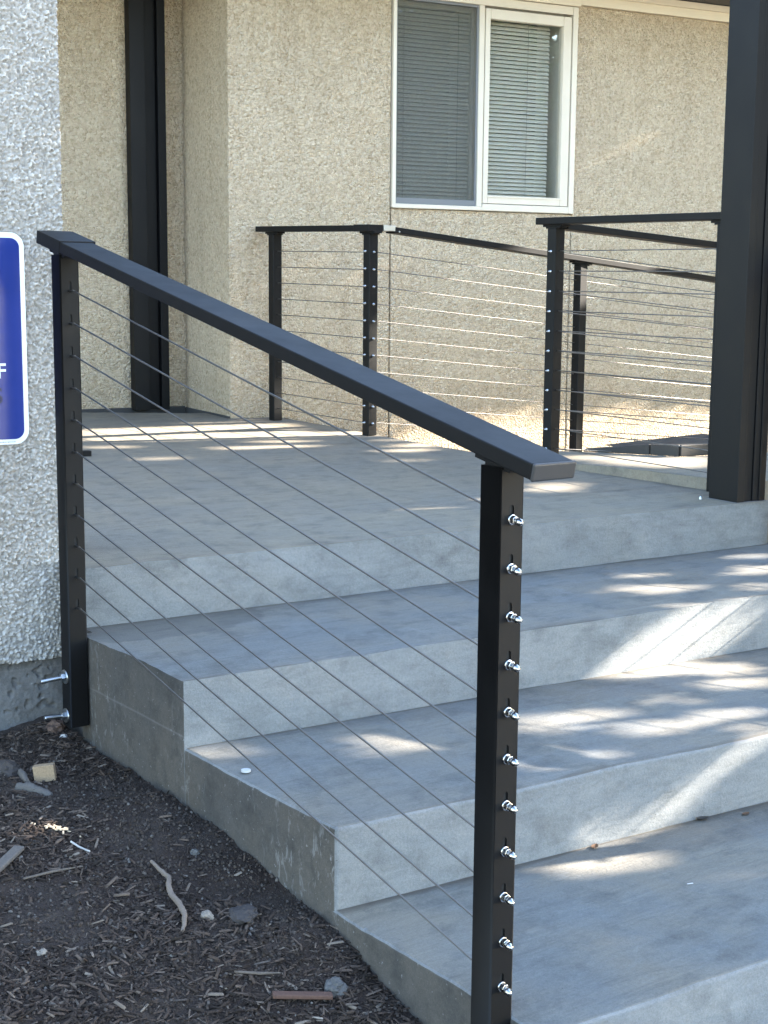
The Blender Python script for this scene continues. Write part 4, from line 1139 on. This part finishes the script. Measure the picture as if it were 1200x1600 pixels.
# ------------------------------------------------------------------ unseen trees off to the right, leaf gaps cut to place the dappled shade
ZONES=[  # sun patches to keep lit; crowns are opened along their rays
('p',[[2.99,6.686,0.033],[3.585,6.61,0.033],[4.035,6.631,0.033],[4.046,6.293,0.029],[3.944,5.973,0.026],[3.705,5.942,0.026],[3.256,5.944,0.026],[2.755,6.163,0.028]],1),
('e',[[3.589,5.702,0.023],[0.129,-0.071,-0.001],[-0.027,-0.043,-0.0]],1),
('e',[[3.546,5.526,0.021],[0.1,-0.056,-0.001],[-0.026,-0.041,-0.0]],1),
('e',[[3.285,5.589,0.022],[0.098,-0.055,-0.001],[-0.03,-0.051,-0.001]],1),
('e',[[2.817,5.418,0.02],[0.064,-0.036,-0.0],[-0.029,-0.056,-0.001]],1),
('e',[[2.819,5.903,0.025],[0.061,-0.034,-0.0],[-0.031,-0.064,-0.001]],1),
('e',[[4.086,5.518,0.021],[0.058,-0.032,-0.0],[-0.032,-0.043,-0.0]],1),
('e',[[4.056,5.271,0.019],[0.103,-0.057,-0.001],[-0.038,-0.05,-0.001]],1),
('e',[[3.925,5.124,0.017],[0.062,-0.035,-0.0],[-0.036,-0.047,-0.0]],1),
('e',[[3.789,5.2,0.018],[0.045,-0.025,-0.0],[-0.028,-0.038,-0.0]],1),
('e',[[3.698,4.87,0.014],[0.052,-0.029,-0.0],[-0.032,-0.042,-0.0]],1),
('e',[[4.236,5.287,0.019],[0.105,-0.058,-0.001],[-0.032,-0.041,-0.0]],1),
('e',[[3.746,4.019,0.005],[0.063,-0.037,-0.0],[-0.041,-0.044,-0.0]],1),
('e',[[3.635,3.933,0.005],[0.072,-0.042,-0.0],[-0.044,-0.048,-0.001]],1),
('e',[[3.301,3.848,0.004],[0.068,-0.04,-0.0],[-0.033,-0.039,-0.0]],1),
('e',[[2.953,3.799,0.003],[0.06,-0.036,-0.0],[-0.02,-0.026,-0.0]],1),
('p',[[4.299,4.594,0.04],[4.694,4.125,0.04],[4.376,3.843,0.04],[4.226,4.058,0.04],[4.178,4.448,0.04]],1),
('e',[[3.216,3.012,-0.157],[0.1,-0.067,0.0],[-0.056,-0.053,0.0]],1),
('e',[[3.319,3.178,-0.157],[0.039,-0.026,0.0],[-0.026,-0.026,0.0]],1),
('e',[[3.89,3.195,-0.157],[0.046,-0.03,-0.0],[-0.047,-0.039,-0.0]],1),
('e',[[3.696,3.053,-0.157],[0.066,-0.044,0.0],[-0.06,-0.05,0.0]],1),
('e',[[3.518,2.855,-0.157],[0.036,-0.024,0.0],[-0.039,-0.032,0.0]],1),
('e',[[3.142,2.762,-0.157],[0.053,-0.036,0.0],[-0.039,-0.035,0.0]],1),
('p',[[3.082,2.786,-0.161],[3.24,2.775,-0.166],[3.012,2.79,-0.32],[2.835,2.802,-0.314]],1),
('p',[[3.265,2.774,-0.163],[3.422,2.763,-0.167],[3.237,2.775,-0.331],[3.049,2.788,-0.327]],1),
('e',[[2.864,2.758,-0.316],[0.066,-0.045,0.0],[-0.029,-0.029,0.0]],1),
('e',[[3.083,2.699,-0.316],[0.127,-0.087,0.0],[-0.048,-0.043,0.0]],1),
('e',[[3.034,2.531,-0.316],[0.086,-0.059,0.0],[-0.04,-0.034,0.0]],1),
('e',[[2.797,2.529,-0.316],[0.039,-0.027,0.0],[-0.027,-0.025,0.0]],1),
('e',[[2.582,2.385,-0.316],[0.075,-0.052,0.0],[-0.039,-0.037,0.0]],1),
('e',[[2.571,2.531,-0.316],[0.027,-0.018,0.0],[-0.02,-0.02,0.0]],1),
('e',[[2.822,2.351,-0.316],[0.067,-0.046,0.0],[-0.031,-0.026,0.0]],1),
('e',[[2.379,2.557,-0.316],[0.067,-0.046,0.0],[-0.065,-0.071,0.0]],1),
('e',[[2.183,2.36,-0.316],[0.069,-0.048,0.0],[-0.049,-0.054,0.0]],1),
('e',[[2.024,2.629,-0.316],[0.117,-0.081,0.0],[-0.042,-0.054,0.0]],1),
('e',[[1.588,2.826,-0.316],[0.043,-0.03,0.0],[-0.023,-0.04,0.0]],1),
('e',[[2.762,2.23,-0.316],[0.041,-0.028,0.0],[-0.033,-0.027,0.0]],1),
('p',[[2.752,2.192,-0.328],[2.584,2.203,-0.34],[2.13,2.233,-0.488],[2.276,2.223,-0.484],[2.759,2.191,-0.425]],0.6),
('e',[[2.157,2.162,-0.485],[0.1,-0.07,0.0],[-0.05,-0.052,0.0]],1),
('e',[[2.408,2.192,-0.485],[0.072,-0.05,0.0],[-0.03,-0.028,0.0]],0.6),
('e',[[0.893,1.508,0.7],[0.018,-0.005,0.0],[-0.101,-0.17,0.0]],1),
]
PI2 = np.pi * 2
def zone_arrays():
    out = []
    for kind, d, pr in ZONES:
        if kind == 'e':
            C, A, B = (np.array(v) for v in d)
            poly = np.array([C + A * math.cos(a) + B * math.sin(a) for a in np.linspace(0, PI2, 12, endpoint=False)])
        else:
            poly = np.array(d)
        out.append((poly, pr))
    return out
ZA = zone_arrays()
# the shaft of sun that passes the far rails and grazes the foot of the house wall
def _w(s, z): return tuple(wp(s, 0, z))
ZA.append((np.array([_w(0.85, -0.6), _w(3.9, -0.6), _w(3.9, 0.02), _w(0.85, -0.01)]), 1.0))
ZA.append((np.array([_w(0.55, -0.3), _w(3.9, -0.3), _w(3.9, 0.03), _w(0.55, 0.02)]), 0.5))
ZA.append((np.array([(4.10, 5.69, -0.25), (7.6, 5.49, -0.5), (7.6, 5.49, 0.40), (4.06, 5.69, 0.62)]), 1.0))
ZA.append((np.array([(4.05, 6.515, 0.0), (4.11, 6.515, 0.0), (4.11, 6.515, 0.48), (4.05, 6.515, 0.48)]), 1.0))
ZA.append((np.array([(4.07, 5.69, 0.60), (4.13, 5.69, 0.60), (4.13, 5.69, 0.90), (4.07, 5.69, 0.90)]), 1.0))
ZA.append((np.array([(4.14, 4.488, 0.0), (4.20, 4.488, 0.0), (4.20, 4.488, 0.32), (4.14, 4.488, 0.32)]), 0.7))
ZA.append((np.array([(1.49, 2.53, 0.667), (1.56, 2.53, 0.667), (1.56, 2.64, 0.690), (1.49, 2.64, 0.690)]), 1.0))
Ls = np.array(SUN)
def sun_gap(P, size):
    """True where a leaf would block a wanted sun patch; such leaves are cut out"""
    kill = np.zeros(len(P), bool)
    for poly, pr in ZA:
        c = poly.mean(0)
        e1 = poly[1] - poly[0]; 
        nrm = np.zeros(3)
        for i in range(len(poly)):
            nrm += np.cross(poly[i] - c, poly[(i + 1) % len(poly)] - c)
        nl = np.linalg.norm(nrm)
        if nl < 1e-12: continue
        nrm /= nl
        ln = Ls @ nrm
        if abs(ln) < 1e-4: continue
        # work in the plane across the sun's rays
        a = np.cross(Ls, (0, 0, 1)); a /= np.linalg.norm(a); b = np.cross(a, Ls)
        px = np.stack([poly @ a, poly @ b], 1)
        cc = px.mean(0); 
        dd_ = np.linalg.norm(px - cc, axis=1)[:, None]
        px = px + (px - cc) / np.maximum(dd_, 1e-6) * size
        q = np.stack([P @ a, P @ b], 1)
        near = (P - c) @ Ls > 0.3
        ins = np.zeros(len(P), bool)
        j = len(px) - 1
        for i in range(len(px)):
            xi, yi = px[i]; xj, yj = px[j]
            cond = ((yi > q[:, 1]) != (yj > q[:, 1])) & (q[:, 0] < (xj - xi) * (q[:, 1] - yi) / ((yj - yi) if abs(yj - yi) > 1e-12 else 1e-12) + xi)
            ins ^= cond
            j = i
        hit = ins & near
        if pr < 1: hit &= (rng.random(len(P)) < pr)
        kill |= hit
    return kill
t = NT('green_leaf')
g_ = t.n('ShaderNodeNewGeometry')
c = t.ramp(g_.outputs['Random Per Island'], [(0, (0.030, 0.060, 0.014)), (0.6, (0.055, 0.10, 0.022)), (1.0, (0.10, 0.14, 0.035))])
t.set(Base_Color=c, Roughness=0.5)
tl = t.n('ShaderNodeBsdfTranslucent'); t.l(t.mix(1.0, c, (1.2, 1.3, 0.6), 'MULTIPLY'), tl.inputs['Color'])
ms = t.n('ShaderNodeMixShader'); ms.inputs[0].default_value = 0.25
t.l(t.b.outputs[0], ms.inputs[1]); t.l(tl.outputs[0], ms.inputs[2]); t.l(ms.outputs[0], t.out.inputs['Surface'])
M_LEAFG = t.m
M_BARK = mat_chip('tree_bark', [(0, (0.09, 0.07, 0.055)), (1, (0.12, 0.10, 0.08))])
def tree(label, base, cen, rad, num, leaf=0.10, seed=0):
    r = np.random.default_rng(seed)
    root = thing('tree', label, 'tree', base, 'trees right of the stairs')
    B = Vector(base); C = Vector(cen)
    m = MB()
    for off in sorted(np.linspace(-rad[1] * .8, rad[1] * .8, 33), key=abs):     # the trunk stands beside the gaps, not in them
        B2 = Vector(base) + Vector((0, off, 0)); C2 = Vector(cen) + Vector((0, off * .6, 0))
        if not sun_gap(np.array([B2.lerp(C2, q_ / 30) for q_ in range(31)]), 0.14).any(): break
    B, C = B2, C2
    m.tube([B - Vector((0, 0, 0.1)), B.lerp(C, 0.35) + Vector((0.06, -0.04, 0)), B.lerp(C, 0.7), C], [0.13, 0.10, 0.085, 0.06], 10)
    adopt(m.build('trunk', M_BARK), root)
    nb = 9
    for i in range(nb):
        a = 6.28 * i / nb + r.uniform(-.3, .3); el = r.uniform(-0.2, 0.9)
        st_ = B.lerp(C, r.uniform(0.45, 0.95))
        e = C + Vector((rad[0] * 0.75 * math.cos(a) * math.cos(el), rad[1] * 0.75 * math.sin(a) * math.cos(el), rad[2] * 0.75 * math.sin(el)))
        if sun_gap(np.array([st_.lerp(e, q_ / 14) for q_ in range(15)]), 0.10).any(): continue
        m = MB(); m.tube([st_, st_.lerp(e, 0.5) + Vector((0, 0, 0.12)), e], [0.045, 0.028, 0.010], 7)
        adopt(m.build('limb', M_BARK), root)
    # leaves in clumps through the crown
    ncl = 260
    u = r.normal(size=(ncl, 3)); u /= np.linalg.norm(u, axis=1)[:, None]
    cl = np.array(cen) + u * (r.random(ncl) ** 0.45)[:, None] * np.array(rad)
    P = cl[r.integers(0, ncl, num)] + r.normal(0, 0.20, (num, 3))
    P = P[P[:, 2] > -0.6]
    P = P[~sun_gap(P, 0.026)]
    num = len(P)
    ax = r.normal(size=(num, 3)); ax /= np.linalg.norm(ax, axis=1)[:, None]
    bx_ = np.cross(ax, r.normal(size=(num, 3))); bx_ /= np.linalg.norm(bx_, axis=1)[:, None]
    sz = leaf * r.uniform(0.7, 1.25, num)[:, None]
    V = np.stack([P - ax * sz * .5, P - ax * sz * .1 + bx_ * sz * .27, P + ax * sz * .5, P - ax * sz * .1 - bx_ * sz * .27], 1).reshape(-1, 3)
    me = bpy.data.meshes.new('crown')
    me.vertices.add(len(V)); me.vertices.foreach_set('co', V.ravel())
    me.loops.add(num * 4); me.loops.foreach_set('vertex_index', np.arange(num * 4, dtype=np.int32))
    me.polygons.add(num); me.polygons.foreach_set('loop_start', np.arange(0, num * 4, 4, dtype=np.int32))
    me.materials.append(M_LEAFG); me.update()
    adopt(link(bpy.data.objects.new('crown', me)), root)
tree('leafy tree standing close right of the stairs', (8.2, 1.2, -0.65), (8.2, 1.2, 2.7), (1.1, 1.5, 2.5), 24000, 0.11, 1)
tree('leafy tree right of the pavement, nearer the street', (8.4, -1.1, -0.65), (8.4, -1.1, 2.9), (1.1, 1.7, 2.8), 24000, 0.11, 2)
tree('leafy tree past the end of the porch roof', (12.3, 2.7, -0.8), (12.3, 2.7, 3.6), (1.0, 1.7, 2.5), 32000, 0.11, 3)
tree('leafy tree at the far end of the house', (12.9, 5.0, -0.8), (12.9, 5.0, 3.8), (1.1, 1.8, 2.7), 32000, 0.11, 14)
tree('broad old tree behind the smaller ones', (14.5, 0.8, -0.8), (14.5, 0.8, 5.0), (2.2, 5.0, 3.6), 70000, 0.12, 5)
tree('unseen dense shrub added to block sun at the far corner of the house', (11.6, 4.7, -0.8), (11.6, 4.7, 1.5), (0.5, 1.5, 1.5), 12000, 0.09, 6)  # both shrubs added out of view to keep stray sun off the wall
tree('unseen dense shrub added to block sun past the ramp', (11.3, 2.4, -0.8), (11.3, 2.4, 1.3), (0.5, 1.4, 1.5), 12000, 0.09, 7)
